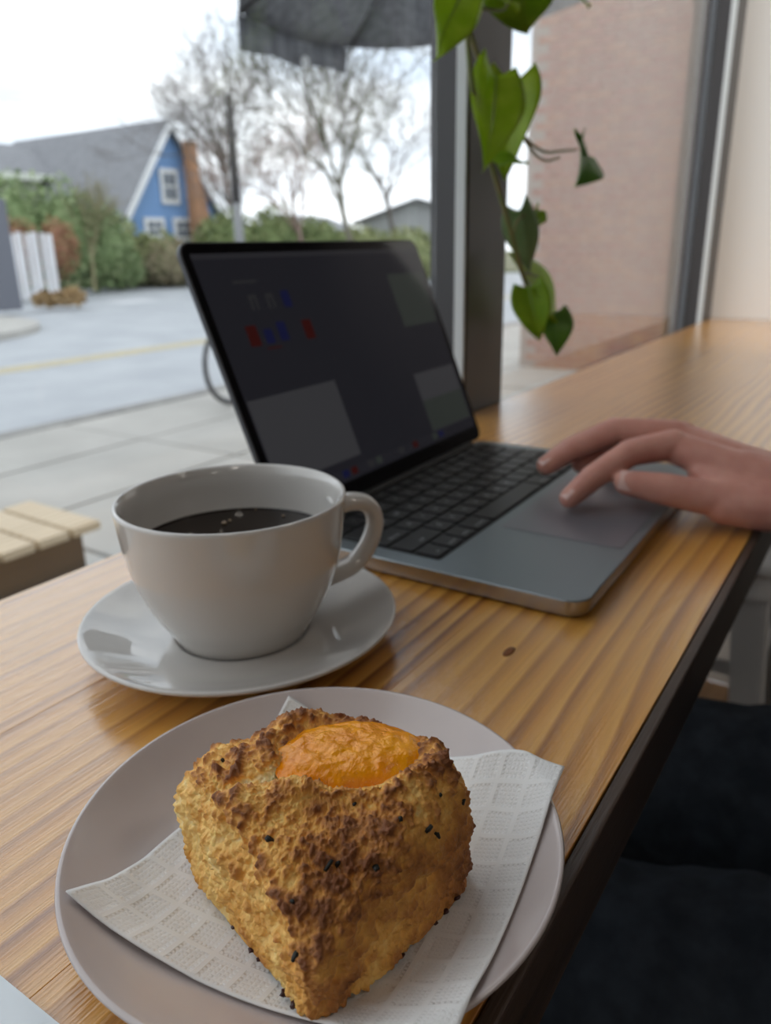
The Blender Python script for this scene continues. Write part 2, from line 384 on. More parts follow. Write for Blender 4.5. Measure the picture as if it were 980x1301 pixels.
# ------------------------------------------------------------------ napkin
nL, nB, nR, nF = Vector((.0915, .1750)), Vector((.2050, .1870)), Vector((.2200, .0738)), Vector((.1110, .0590))
def napkin_mat():
    m = bpy.data.materials.new('embossed_paper'); m.use_nodes = True; t = m.node_tree; b = t.nodes['Principled BSDF']; N = t.nodes.new; L = t.links.new
    b.inputs['Base Color'].default_value = (.80, .79, .775, 1); b.inputs['Roughness'].default_value = .85; b.inputs['Specular IOR Level'].default_value = .2
    uv = N('ShaderNodeUVMap'); uv.uv_map = 'UVMap'
    sp = N('ShaderNodeSeparateXYZ'); L(uv.outputs[0], sp.inputs[0])
    def cosn(axis, f, sharp):
        a = N('ShaderNodeMath'); a.operation = 'MULTIPLY'; L(sp.outputs[axis], a.inputs[0]); a.inputs[1].default_value = f * 2 * PI
        c = N('ShaderNodeMath'); c.operation = 'COSINE'; L(a.outputs[0], c.inputs[0])
        r = N('ShaderNodeMapRange'); L(c.outputs[0], r.inputs['Value']); r.inputs['From Min'].default_value = sharp; r.inputs['From Max'].default_value = min(1, sharp + .35); return r.outputs[0]
    g1, g2 = cosn('X', 11, .55), cosn('Y', 11, .55)
    mx = N('ShaderNodeMath'); mx.operation = 'MAXIMUM'; L(g1, mx.inputs[0]); L(g2, mx.inputs[1])
    d1, d2 = cosn('X', 77, -.4), cosn('Y', 77, -.4)
    mn = N('ShaderNodeMath'); mn.operation = 'MULTIPLY'; L(d1, mn.inputs[0]); L(d2, mn.inputs[1])
    inv = N('ShaderNodeMath'); inv.operation = 'SUBTRACT'; inv.inputs[0].default_value = 1; L(mx.outputs[0], inv.inputs[1])
    dd = N('ShaderNodeMath'); dd.operation = 'MULTIPLY'; L(mn.outputs[0], dd.inputs[0]); L(inv.outputs[0], dd.inputs[1])
    h = N('ShaderNodeMath'); h.operation = 'MULTIPLY_ADD'; L(dd.outputs[0], h.inputs[0]); h.inputs[1].default_value = .8; L(mx.outputs[0], h.inputs[2])
    bp = N('ShaderNodeBump'); bp.inputs['Strength'].default_value = .7; bp.inputs['Distance'].default_value = .0006; L(h.outputs[0], bp.inputs['Height'])
    L(bp.outputs[0], b.inputs['Normal']); return m
NG = 72
vs = []; uvs = []
for j in range(NG + 1):
    for i in range(NG + 1):
        s, t = i / NG, j / NG          # s along L->B, t along L->F
        p = (nL * (1 - s) + nB * s) * (1 - t) + (nF * (1 - s) + nR * s) * t
        rr = math.hypot(p.x - PC.x, p.y - PC.y)
        z = plate_z(rr)
        ed = min(s, 1 - s, t, 1 - t)
        lift = max(0, (rr - .05)) * .03
        z += .0008 + lift * (1 - ed) + .0012 * max(0, noise.noise(Vector((p.x * 55, p.y * 55, 2.2)))) * min(1, rr / .05)
        # right edge (t near the R-F edge: s=1..) ripples
        e1 = max(0, 1 - (1 - s) / .35)
        z += e1 * .0026 * (1 + math.sin(t * 17 + 1.2)) * (.25 + .75 * t) * min(1, (1 - t) / .12 + .1)
        # little wobble of the outline
        wob = .0009 * math.sin(t * 24) * e1 + .0008 * math.sin(s * 19 + 1) * max(0, 1 - t / .2)
        if rr > PR: z = max(z, .0222) + .0012 * math.sin(20 * s + 9 * t) * min(1, (rr - PR) / .01) * .4 + .0004
        vs.append((p.x + wob, p.y + wob * .6, CT + z)); uvs.append((s, t))
fs = [(j * (NG + 1) + i, (j + 1) * (NG + 1) + i, (j + 1) * (NG + 1) + i + 1, j * (NG + 1) + i + 1) for j in range(NG) for i in range(NG)]
me = bpy.data.meshes.new('napkin'); me.from_pydata(vs, [], fs); uvl = me.uv_layers.new(name='UVMap')
for lp in me.loops: uvl.data[lp.index].uv = uvs[lp.vertex_index]
no = link('paper_napkin', me, None, napkin_mat(), True); sl = no.modifiers.new('thick', 'SOLIDIFY'); sl.thickness = .0005; sl.offset = 1
tag(no, 'white embossed paper napkin spread under the scone on the pink plate', 'napkin')

# ------------------------------------------------------------------ scone
SZ = CT + .0068
ctrl = [(.1290, .1640), (.1215, .1480), (.1130, .1200), (.1055, .1010), (.1060, .0950), (.1130, .0915), (.1355, .0870), (.1600, .0840), (.1705, .0860), (.1765, .0970), (.1785, .1160), (.1755, .1330), (.1680, .1480), (.1560, .1560), (.1430, .1640), (.1345, .1675)]
def closed(P, n):
    P = [Vector((x, y, 0)) for x, y in P]; o = []; m = len(P)
    for i in range(m):
        a, b, c, d = P[i - 1], P[i], P[(i + 1) % m], P[(i + 2) % m]
        for k in range(n):
            t = k / n; o.append(.5 * ((2 * b) + (c - a) * t + (2 * a - 5 * b + 4 * c - d) * t * t + (3 * b - a - 3 * c + d) * t ** 3))
    return o
outl = closed(ctrl, 14)
cen = Vector((.1420, .1210, 0))
acc = [0]
for i in range(len(outl)): acc.append(acc[-1] + (outl[(i + 1) % len(outl)] - outl[i]).length)
NT = 640
ring_pts = []
for k in range(NT):
    s = acc[-1] * k / NT
    i = max(j for j in range(len(outl)) if acc[j] <= s)
    t = (s - acc[i]) / (acc[i + 1] - acc[i]); ring_pts.append(outl[i].lerp(outl[(i + 1) % len(outl)], t))
tipv = Vector((.106, .097, 0))
JC = Vector((.1560, .1185, 0)); jdir = Vector((.0190, -.0370, 0)).normalized(); jper = Vector((-jdir.y, jdir.x, 0))
def jam_r(x, y):
    d = Vector((x, y, 0)) - JC; return math.hypot(d.dot(jdir) / .0215, d.dot(jper) / .0160)
def top_h(x, y):
    d = (Vector((x, y, 0)) - tipv).length
    h = .0470 - .0180 * max(0, 1 - d / .048) ** 1.3
    h -= .0085 * max(0, 1 - math.hypot(x - .129, y - .166) / .034) ** .8
    jr = jam_r(x, y)
    h -= .0035 * max(0, 1 - jr * .85) ** .6
    fr_ = (Vector((x, y, 0)) - JC).normalized().dot(Vector((-.80, -.45, 0)))      # the dough wells up on the tip side of the jam
    h += (.0018 + .0014 * fr_) * math.exp(-((jr - 1.22) / .20) ** 2)
    # a pale crack running from the jam to the left corner
    h -= .0070 * crack(x, y)
    return h
def crack(x, y):
    c = Vector((x, y, 0)) - Vector((.1345, .1325, 0)); ax = Vector((.55, -.83, 0)).normalized()
    return math.exp(-(c.dot(Vector((ax.y, -ax.x, 0))) / .0034) ** 2) * math.exp(-(c.dot(ax) / .019) ** 4)
prof = []
dense = []
for k in range(401):
    ph = PI / 2 * k / 400
    dense.append((math.cos(ph) ** .19, math.sin(ph) ** .30))
# arc length resample of the super-ellipse (in real scale)
L_ = [0]
for a, b in zip(dense, dense[1:]): L_.append(L_[-1] + math.hypot((b[0] - a[0]) * .035, (b[1] - a[1]) * .04))
NP = 210
for k in range(NP + 1):
    s = L_[-1] * k / NP; i = 0
    lo, hi = 0, 400
    while hi - lo > 1:
        mid = (lo + hi) // 2
        if L_[mid] <= s: lo = mid
        else: hi = mid
    t = (s - L_[lo]) / max(L_[hi] - L_[lo], 1e-9)
    prof.append((dense[lo][0] + (dense[hi][0] - dense[lo][0]) * t, dense[lo][1] + (dense[hi][1] - dense[lo][1]) * t))
vs = [(cen.x, cen.y, 0)]
for (pr, pz) in prof[:-1]:
    for rp in ring_pts:
        q = cen + (rp - cen) * (pr * (1 - .045 * pz * pz + .045 * math.sin(pz * PI)))
        lf = max(0, plate_z(math.hypot(q.x - PC.x, q.y - PC.y)) + .0026 - (SZ - CT))
        vs.append((q.x, q.y, lf * (1 - pz) + pz * top_h(q.x, q.y)))
vs.append((cen.x, cen.y, top_h(cen.x, cen.y)))
fs = [(0, 1 + (k + 1) % NT, 1 + k) for k in range(NT)]
for j in range(NP - 1):
    b0 = 1 + j * NT
    fs += [(b0 + k, b0 + (k + 1) % NT, b0 + NT + (k + 1) % NT, b0 + NT + k) for k in range(NT)]
b0 = 1 + (NP - 1) * NT; topi = len(vs) - 1
fs += [(b0 + k, b0 + (k + 1) % NT, topi) for k in range(NT)]
me = bpy.data.meshes.new('scone'); me.from_pydata(vs, [], fs); me.update()
nrm = [Vector(n.vector) for n in me.vertex_normals]
crust_shade = []; newco = []
for i, (x, y, z) in enumerate(vs):
    p = Vector((x, y, z))
    q = p * 1.0
    big = noise.noise(q * 75 + Vector((3, 1, 9))) * .0026
    d1, _ = noise.voronoi(q * 175 + Vector((noise.noise(q * 300), noise.noise(q * 300 + Vector((5, 5, 5))), noise.noise(q * 260))) * .6)
    lump = max(0, .75 - d1[0]) * (d1[1] - d1[0] > 0)
    mod = .5 + .5 * noise.noise(q * 60 + Vector((9, 4, 1)))
    wq = q + Vector((noise.noise(q * 500), noise.noise(q * 500 + Vector((4, 4, 4))), noise.noise(q * 500 + Vector((8, 1, 2))))) * .0007
    d2, _ = noise.voronoi(wq * 420 + Vector((1, 2, 3)))
    d3, _ = noise.voronoi(wq * 900 + Vector((3, 1, 2)))
    gr = max(0, .7 - d3[0])
    cell = max(0, .7 - d2[0])
    fine = noise.fractal(q * 900, 1.0, 2.0, 3)
    topness = min(1, max(0, (nrm[i].z - .15) / .5))
    jr = jam_r(x, y)
    jk = min(1, max(.1, (jr - .85) / .25)) if z > .02 else 1
    amp = (.60 + .80 * mod) * (1.0 + .35 * topness)
    pit = max(0, noise.noise(q * 210 + Vector((7, 7, 7))) - .18) * .0045 * (1 - topness * .6)
    h = (big + lump * .0020 * amp + cell * .0015 * amp + gr * .00075 * amp + fine * .00045 - pit) * jk - .0010
    zlow = min(1, z / .004)
    np_ = p + nrm[i] * h * (zlow if z < .004 else 1)
    if z < .002: np_.z = max(z, np_.z)
    newco.append(np_)
    crust_shade.append(max(0, min(1, (.10 + .70 * lump * (.5 + mod) + .40 * cell + .22 * gr - pit * 150) * (.38 + .68 * topness) - .5 * crack(x, y) * (z > .02) + .30 * noise.noise(q * 45 + Vector((2, 8, 3))) + .1 + .20 * max(0, -nrm[i].y) * (1 - topness))))  # baked crust, plus shade browned into the side facing away from the window
me.vertices.foreach_set('co', [c for v in newco for c in v])
at_ = me.attributes.new('crust_shade', 'FLOAT', 'POINT'); at_.data.foreach_set('value', crust_shade); me.update()
def scone_mat():
    m = bpy.data.materials.new('baked_scone'); m.use_nodes = True; t = m.node_tree; b = t.nodes['Principled BSDF']; N = t.nodes.new; L = t.links.new
    a = N('ShaderNodeAttribute'); a.attribute_name = 'crust_shade'
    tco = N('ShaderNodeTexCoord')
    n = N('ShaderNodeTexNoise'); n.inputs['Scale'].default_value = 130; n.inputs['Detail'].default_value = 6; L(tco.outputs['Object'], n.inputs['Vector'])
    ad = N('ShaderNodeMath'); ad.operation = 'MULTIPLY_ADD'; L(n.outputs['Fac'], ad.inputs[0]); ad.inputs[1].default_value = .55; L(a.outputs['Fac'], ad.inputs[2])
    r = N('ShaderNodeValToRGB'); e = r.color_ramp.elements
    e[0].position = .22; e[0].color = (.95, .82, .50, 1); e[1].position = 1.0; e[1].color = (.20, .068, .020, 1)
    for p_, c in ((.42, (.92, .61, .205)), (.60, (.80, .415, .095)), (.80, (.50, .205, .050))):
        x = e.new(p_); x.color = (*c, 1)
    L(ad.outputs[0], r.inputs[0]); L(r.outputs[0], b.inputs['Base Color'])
    n2 = N('ShaderNodeTexNoise'); n2.inputs['Scale'].default_value = 1500; n2.inputs['Detail'].default_value = 5; L(tco.outputs['Object'], n2.inputs['Vector'])
    bp = N('ShaderNodeBump'); bp.inputs['Strength'].default_value = .8; bp.inputs['Distance'].default_value = .0006; L(n2.outputs['Fac'], bp.inputs['Height']); L(bp.outputs[0], b.inputs['Normal'])
    b.inputs['Roughness'].default_value = .55; b.inputs['Specular IOR Level'].default_value = .35
    b.inputs['Subsurface Weight'].default_value = .15; b.inputs['Subsurface Radius'].default_value = (1, .5, .2); b.inputs['Subsurface Scale'].default_value = .003
    return m
so = empty('scone', (cen.x, cen.y, SZ)); tag(so, 'golden baked triangular scone topped with orange jam on the napkin', 'scone')
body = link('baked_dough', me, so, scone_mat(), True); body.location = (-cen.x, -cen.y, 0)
# jam
JN, JM = 96, 36; vs = []
for j in range(JM + 1):
    rr = j / JM
    for k in range(JN):
        a = 2 * PI * k / JN
        lim = 1 + .09 * math.sin(2 * a + .6) + .07 * noise.noise(Vector((math.cos(a) * 2.2, math.sin(a) * 2.2, 5)))
        p = JC + (jdir * math.cos(a) * .0222 + jper * math.sin(a) * .0168) * (rr * lim)
        base = top_h(JC.x, JC.y) + (.0022)
        z = base + .0022 * math.sqrt(max(0, 1 - rr ** 2.2)) - .0026 * rr ** 6 + noise.noise(Vector((p.x * 260, p.y * 260, 1))) * .0007 + noise.noise(Vector((p.x * 700, p.y * 700, 3))) * .00018
        vs.append((p.x - cen.x, p.y - cen.y, z))
fs = [(j * JN + k, (j + 1) * JN + k, (j + 1) * JN + (k + 1) % JN, j * JN + (k + 1) % JN) for j in range(JM) for k in range(JN)]
me = bpy.data.meshes.new('jam'); me.from_pydata(vs, [], fs); me.validate(); me.update()
jm = mat('orange_jam', (.92, .36, .003), .04, col2=(.74, .215, .002), nscale=80, coat=0, bump=(420, .75, .0011), ior=1.45)
jo = link('jam', me, so, jm, True)
# herb flakes and scorched crumbs set on the surface
M_['herb'] = mat('dark_herb', (.012, .013, .010), .6)
M_['scorch'] = mat('scorched_jam_crumb', (.045, .010, .008), .35)
bvh = None
from mathutils.bvhtree import BVHTree
bvh = BVHTree.FromPolygons([v.co.copy() for v in body.data.vertices], [tuple(p.vertices) for p in body.data.polygons])
def on_scone(u, v):
    d = ray(u, v).normalized(); o = CAM - Vector((0, 0, SZ))
    return bvh.ray_cast(o, d)
for u, v, ln, wd, ang in ((341, 1067, .0030, .0020, .9), (418, 1101, .0038, .0016, .3), (430, 1098, .0022, .0013, 1.2), (478, 1103, .0022, .0016, 2.0), (376, 1215, .0040, .0013, 1.4), (227, 972, .0016, .0014, .2), (545, 1052, .0024, .0014, .8),
                      (556, 1060, .0020, .0012, 2.2), (588, 1018, .0020, .0012, .4), (372, 1146, .0012, .001, 0), (508, 1040, .0014, .001, 1), (283, 966, .0012, .001, 0), (560, 1010, .0010, .0010, 0), (450, 1022, .001, .0008, 2)):
    hit = on_scone(u, v)
    if hit[0] is None: continue
    p, n_ = hit[0], hit[1]
    z = n_; x = (RX * math.cos(ang) + UY * math.sin(ang)); x = (x - z * x.dot(z)).normalized(); y = z.cross(x)
    mt = Matrix((x, y, z)).transposed().to_4x4(); mt.translation = p + z * .0002
    m_ = MB()
    pts = [(math.cos(2 * PI * k / 9) * ln / 2 * (1 + .3 * R0.uniform(-1, 1)), math.sin(2 * PI * k / 9) * wd / 2 * (1 + .4 * R0.uniform(-1, 1))) for k in range(9)]
    m_.prism(pts, -.0004, .0005, mtx=mt)
    h = m_.build('herb_flake', M_['herb'], so, True); h.location = (-cen.x, -cen.y, 0)
def outline_at(u, v):
    """bottom edge point of the scone nearest to a pixel's spot on the plate"""
    t = onz(u, v, SZ + .002); return min(ring_pts, key=lambda q: (q.x - t.x) ** 2 + (q.y - t.y) ** 2)
for u, v, sz_ in ((248, 1068, .0022), (251, 1085, .0020), (300, 1172, .0013), (315, 1208, .0022), (330, 1216, .0014), (572, 1138, .0020), (560, 1155, .0017), (545, 1168, .0015), (360, 1270, .0022), (378, 1288, .0022), (500, 1208, .0014), (243, 1050, .0015)):
    q = outline_at(u, v); dv = (q - cen).normalized()
    zz = max(0, plate_z(math.hypot(q.x - PC.x, q.y - PC.y)) + .0030 - (SZ - CT))
    m_ = MB(); ellipsoid(m_, (0, 0, 0), (sz_ * 1.1, sz_ * .9, sz_ * .6), 12, 8)
    for i, w_ in enumerate(m_.v):
        f = 1 + .55 * noise.noise(Vector(w_) * 1100 + Vector((u, v, 0))); m_.v[i] = (w_[0] * f, w_[1] * f, w_[2] * f)
    h = m_.build('scorched_crumb', M_['scorch'], so, True); h.location = q - cen - dv * sz_ * .15 + Vector((0, 0, zz + sz_ * .2)); h.scale = (.55, .55, .45)

# ------------------------------------------------------------------ saucer, cup
SC = Vector((.2595, .2650, CT))
sa = MB().lathe(spl([(0, .0058), (.030, .0058), (.034, .0062), (.036, .0072), (.044, .0076), (.056, .0098), (.068, .0136), (.0765, .0168), (.0795, .0178)], 4) +
                [(.0806, .0176), (.0808, .0166), (.0800, .0156)] + spl([(.076, .0136), (.066, .0085), (.054, .0040), (.044, .0012), (.040, .0002), (.036, .0002), (.035, .002), (0, .0026)], 3), 128).build('saucer', M_['porcelain'], None, True)
sa.location = SC; tag(sa, 'glossy white round saucer beneath the coffee cup', 'saucer')
CB = CT + .0060
cup = empty('coffee_cup', (.2595, .2650, CB)); tag(cup, 'white porcelain cup half full of black coffee on its saucer', 'cup')
outer = spl([(.0305, 0), (.0335, .0006), (.0350, .0030), (.0385, .0090), (.0440, .0180), (.0492, .0300), (.0528, .0420), (.0550, .0560), (.0563, .0680), (.0568, .0730)], 5)
inner = spl([(.0545, .0735), (.0530, .0690), (.0520, .0560), (.0495, .0420), (.0455, .0300), (.0395, .0180), (.0300, .0080), (.0150, .0050), (0, .0046)], 5)
MB().lathe([(0, .0012), (.027, .0012), (.0285, 0)] + outer + [(.0566, .0742), (.0558, .0748), (.0550, .0743)] + inner, 128).build('bowl', M_['porcelain'], cup, True)
# handle
ha = math.radians(-30); hd = Vector((math.cos(ha), math.sin(ha), 0))
hp = smoothcurve([hd * r_ + Vector((0, 0, z_)) for r_, z_ in ((.0530, .0590), (.0630, .0605), (.0735, .0575), (.0785, .0475), (.0745, .0345), (.0640, .0235), (.0470, .0195))], 6)
m_ = MB(); m_.tube(hp, [.0056 - .0010 * math.sin(PI * i / (len(hp) - 1)) for i in range(len(hp))], 16)
side = Vector((-hd.y, hd.x, 0))
m_.v = [tuple(Vector(v) + side * (Vector(v).dot(side)) * .35) for v in m_.v]
m_.build('handle', M_['porcelain'], cup, True)
MB().lathe([(0, .0495), (.030, .0495), (.0485, .0495), (.0506, .0497), (.0513, .0503)], 96).build('coffee', M_['coffee'], cup, True)
m_ = MB()
for u, v, r in ((285, 664, .0016), (292, 661, .0010), (240, 650, .0007), (325, 647, .0008), (360, 655, .0009), (305, 646, .0006)):
    p = onz(u, v, CB + .0500)
    m_ = MB(); ellipsoid(m_, (0, 0, 0), (r, r, r * .5), 12, 6)
    b_ = m_.build('bubble', mat('coffee_bubble', (.30, .22, .15), .08), cup, True); b_.location = p - cup.location
# ------------------------------------------------------------------ white card lying at the counter's end
pc = MB().prism(rrect(-.035, .0755, .120, .300, .002, 3), 0, .0012).build('paper_card', mat('white_card', (.80, .86, .90), .5), None)
pc.location = (0, 0, CT + .0003); pc.rotation_euler = (0, 0, math.radians(.5))
tag(pc, 'white paper card lying on the counter beside the pink plate', 'card')

# ------------------------------------------------------------------ laptop
LP = Vector((.36844, .11814, CT + .0004)); LPSI = .0131; LW, LD, LT = .3041, .2124, .0112; LLID = 1.1798
lap = empty('laptop', LP, LPSI); tag(lap, 'open dark grey laptop with a dim screen on the counter', 'laptop')
M_['spacegrey'] = mat('space_grey_aluminium', (.235, .268, .285), .36, metal=.75, bump=(4000, .05, .0002))
M_['alubright'] = mat('polished_aluminium_rim', (.42, .40, .38), .3, metal=.9)
M_['keyblack'] = mat('black_key_plastic', (.011, .011, .012), .38)
M_['well'] = mat('black_key_well', (.006, .006, .007), .6)
M_['blackglass'] = mat('black_screen_glass', (.006, .006, .008), .06, coat=0, spec=.35)
m_ = MB()
prs = [(.004, 0, .010), (.0012, .0012, .0115), (0, .0042, .012), (0, LT - .0008, .012), (.0006, LT, .0118)]
loops = []
for ins, z, r in prs:
    loops.append([(x, y, z) for x, y in rrect(ins, LW - ins, ins, LD - ins, r, 6)])
n = len(loops[0]); V = [p for l in loops for p in l]
F = [tuple(reversed(range(n)))] + [(j * n + i, j * n + (i + 1) % n, (j + 1) * n + (i + 1) % n, (j + 1) * n + i) for j in range(len(loops) - 1) for i in range(n)] + [tuple(range((len(loops) - 1) * n, len(loops) * n))]
m_.add(V, F); m_.m = [0] + [1] * ((len(loops) - 2) * n) + [0] * n + [0]
m_.build('base', [M_['spacegrey'], M_['alubright']], lap, True, auto=30)
# trackpad: a shallow proud plate with a fine outline
MB().prism(rrect(.0880, .2160, .0065, .0895, .003), LT + .0001, LT + .00035).build('trackpad', mat('trackpad_glass', (.215, .215, .240), .28, metal=.5), lap, bevel=.0001)
kb = MB().prism(rrect(.0145, LW - .0145, .0970, .2035, .003), LT + .00005, LT + .0003).build('keyboard', M_['well'], lap)
U = (LW - .0145 * 2 - .002) / 14.5
kx0 = .0155; ky0 = .0980; KH = .0187; GAP = .0021
rows = [[(1, 'fn'), (1, 'control'), (1, 'option'), (1.25, 'command'), (5, ''), (1.25, 'command'), (1, 'option')],
        [(2.25, 'shift')] + [(1, c) for c in 'ZXCVBNM,./'] + [(2.25, 'shift')],
        [(1.75, 'caps lock')] + [(1, c) for c in "ASDFGHJKL;'"] + [(1.75, 'return')],
        [(1.5, 'tab')] + [(1, c) for c in 'QWERTYUIOP[]\\']+ [],
        [(1, c) for c in '`1234567890-='] + [(1.5, 'delete')]]
legend = []
kcache = {}
def key(x0, x1, y0, y1, txt):
    kw, kh = x1 - x0, y1 - y0
    k_ = (round(kw, 5), round(kh, 5))
    if k_ not in kcache:
        mm = MB()
        a = [(x, y, 0) for x, y in rrect(0, kw, 0, kh, .0016, 3)]; b = [(x, y, .00125) for x, y in rrect(.0002, kw - .0002, .0002, kh - .0002, .0015, 3)]; n = len(a)
        mm.add(a + b, [(i, (i + 1) % n, (i + 1) % n + n, i + n) for i in range(n)] + [tuple(range(n, 2 * n))])
        me = mm.mesh('key'); me.materials.append(M_['keyblack']); kcache[k_] = me
    o = bpy.data.objects.new('key', kcache[k_]); COL.objects.link(o); o.parent = kb; o.location = (x0, y0, LT + .0003)
    if txt: legend.append((x0, x1, y0, y1, txt))
for r_i, rw in enumerate(rows):
    x = kx0; y = ky0 + r_i * KH
    for wd_, tx in rw:
        key(x + GAP / 2, x + wd_ * U - GAP / 2, y + GAP / 2, y + KH - GAP / 2, tx); x += wd_ * U
    if r_i == 0:
        for a_, tx in ((0, '\u25c0'), (1, '\u25bc'), (2, '\u25b6')):
            key(x + a_ * U + GAP / 2, x + (a_ + 1) * U - GAP / 2, y + GAP / 2, y + KH / 2 - .0002, '')
        key(x + U + GAP / 2, x + 2 * U - GAP / 2, y + KH / 2 + .0002, y + KH - GAP / 2, '')
fy = ky0 + 5 * KH
key(kx0 + GAP / 2, kx0 + U - GAP / 2, fy + .0008, fy + .0105, 'esc')
for i in range(12):
    key(kx0 + (1 + i * 12.5 / 12) * U + GAP / 2, kx0 + (1 + (i + 1) * 12.5 / 12) * U - GAP / 2, fy + .0008, fy + .0105, 'F%d' % (i + 1))
key(kx0 + 13.5 * U + GAP / 2, kx0 + 14.5 * U - GAP / 2, fy + .0008, fy + .0105, '')
# printed legends, one flat print over the keys
lm = MB()
for x0, x1, y0, y1, tx in legend:
    cu = bpy.data.curves.new('t', 'FONT'); cu.body = tx; small = len(tx) > 1
    cu.size = .0034 if small else .0052; cu.align_x = 'CENTER'; cu.align_y = 'CENTER'; cu.resolution_u = 1
    ot = bpy.data.objects.new('t', cu); me = ot.to_mesh()
    cx, cy = (x0 + x1) / 2, (y0 + y1) / 2 - (.0035 if small and y1 - y0 > .012 else 0)
    lm.add([(v.co.x + cx, v.co.y + cy, LT + .00162) for v in me.vertices], [tuple(p.vertices) for p in me.polygons])
    ot.to_mesh_clear(); bpy.data.objects.remove(ot); bpy.data.curves.remove(cu)
lg = lm.build('key_legends', mat('legend_print', (.45, .46, .48), .6), kb); lg['kind'] = 'stuff'
# hinge bar and speaker grilles
MB().tube([(.030, LD - .0062, LT + .0012), (LW - .030, LD - .0062, LT + .0012)], .0042, 14).build('hinge', M_['well'], lap, True, auto=40)
lid = empty('lid_pivot'); bpy.data.objects.remove(lid)
lm_ = Matrix(((1, 0, 0, 0), (0, math.cos(LLID), -math.sin(LLID), LD - .006), (0, math.sin(LLID), math.cos(LLID), LT), (0, 0, 0, 1)))
# local lid frame: x width, y up the lid, z towards the user
lmx = Matrix.Translation((0, LD - .006, LT)) @ Matrix(((1, 0, 0, 0), (0, math.cos(LLID), -math.sin(LLID), 0), (0, math.sin(LLID), math.cos(LLID), 0), (0, 0, 0, 1)))
LL = LD - .008
m_ = MB(); m_.prism(rrect(0, LW, .0035, LL, .010, 6), -.0046, -.0004)
lid = m_.build('lid', mat('lid_aluminium', (.075, .078, .085), .4, metal=.6), lap, bevel=.0008); lid.matrix_local = lmx
MB().prism(rrect(.0014, LW - .0014, .0048, LL - .0014, .009, 6), -.0003, 0).build('bezel_glass', M_['blackglass'], lid)
def emat(name, c, s): return mat(name, (.005, .005, .007), .06, spec=.22, emit=(c, s))
d_ = MB(); mats = [emat('desktop_dark', (.30, .30, .38), .014), emat('window_grey', (.55, .55, .60), .022), emat('window_green', (.42, .50, .44), .020), emat('icon_red', (.8, .12, .10), .012), emat('icon_blue', (.15, .18, .8), .014), emat('icon_pale', (.7, .7, .75), .010), emat('dock_strip', (.4, .4, .5), .012), emat('menu_bar', (.35, .35, .4), .02)]
def rect(x0, x1, y0, y1, mi, z): d_.add([(x0, y0, z), (x1, y0, z), (x1, y1, z), (x0, y1, z)], [(0, 1, 2, 3)], mi)
rect(.0075, LW - .0075, .0170, LL - .0085, 0, .00012)
rect(.0075, LW - .0075, LL - .0125, LL - .0086, 7, .00018)
rect(.0090, .1085, .0330, .0935, 1, .00018)
rect(.2335, .2930, .1240, .1725, 2, .00018)
rect(.2205, .2935, .0275, .0810, 1, .00018); rect(.2210, .2930, .0280, .0560, 2, .00020)
rect(.0376, .0614, .1740, .1762, 5, .00018)
for x0 in (.0470, .0650): 
    for (a, b, c, dd) in ((0, .0085, .1625, .1655), (0, .003, .1545, .1626), (.0058, .0085, .1545, .1626)): rect(x0 + a, x0 + b, c, dd, 5, .00018)
rect(.0825, .0915, .1540, .1665, 4, .00018)
rect(.0330, .0440, .1290, .1440, 3, .00018); rect(.0500, .0590, .1295, .1400, 4, .00018); rect(.0655, .0750, .1300, .1440, 4, .00018); rect(.0945, .1055, .1280, .1430, 3, .00018)
rect(.0480, .0640, .1255, .1268, 3, .00018)
rect(.1160, .1195, .1085, .1100, 5, .00018)
rect(.0650, .2400, .0195, .0265, 6, .00018)
for i in range(15): rect(.0670 + i * .0115, .0670 + i * .0115 + .0080, .0203, .0258, (5, 4, 3, 6, 5, 2, 4, 6)[i % 8] if i % 3 else 6, .00022)
d_.build('display', mats, lid)
tx = bpy.data.curves.new('t', 'FONT')
bpy.data.curves.remove(tx)

# ------------------------------------------------------------------ person: right hand on the trackpad, seated at the counter
def skin_mat():
    m = mat('skin', (.61, .31, .245), .46, col2=(.52, .235, .185), nscale=60, ramp=(.3, .7), sss=.25, bump=(700, .25, .0006), spec=.35); return m
M_['skin'] = skin_mat()
V3 = Vector
hand = MB()
W0 = V3((.592, .040, 1.076))
idx = [V3((.576, .128, 1.103)), V3((.5530, .1520, 1.0990)), V3((.5265, .1705, 1.0840)), V3((.5100, .1805, 1.0715))]
mid = [V3((.602, .134, 1.104)), V3((.5835, .1745, 1.1065)), V3((.5630, .2010, 1.0930)), V3((.5480, .2140, 1.0820))]
rng = [V3((.622, .132, 1.100)), V3((.6080, .1700, 1.1010)), V3((.5880, .1900, 1.0860)), V3((.5750, .1960, 1.0790))]
pky = [V3((.638, .122, 1.092)), V3((.6380, .1560, 1.0930)), V3((.6280, .1770, 1.0800)), V3((.6180, .1850, 1.0720))]
thb = [V3((.568, .060, 1.071)), V3((.5520, .0960, 1.0740)), V3((.5410, .1240, 1.0790)), V3((.5330, .1470, 1.0820))]
for P, Rr in ((idx, (.0118, .0104, .0094, .0078)), (mid, (.0122, .0106, .0096, .0080)), (rng, (.0115, .0100, .0092, .0076)), (pky, (.0102, .0088, .0080, .0068)), (thb, (.0160, .0128, .0118, .0092))):
    chain(hand, P, Rr)
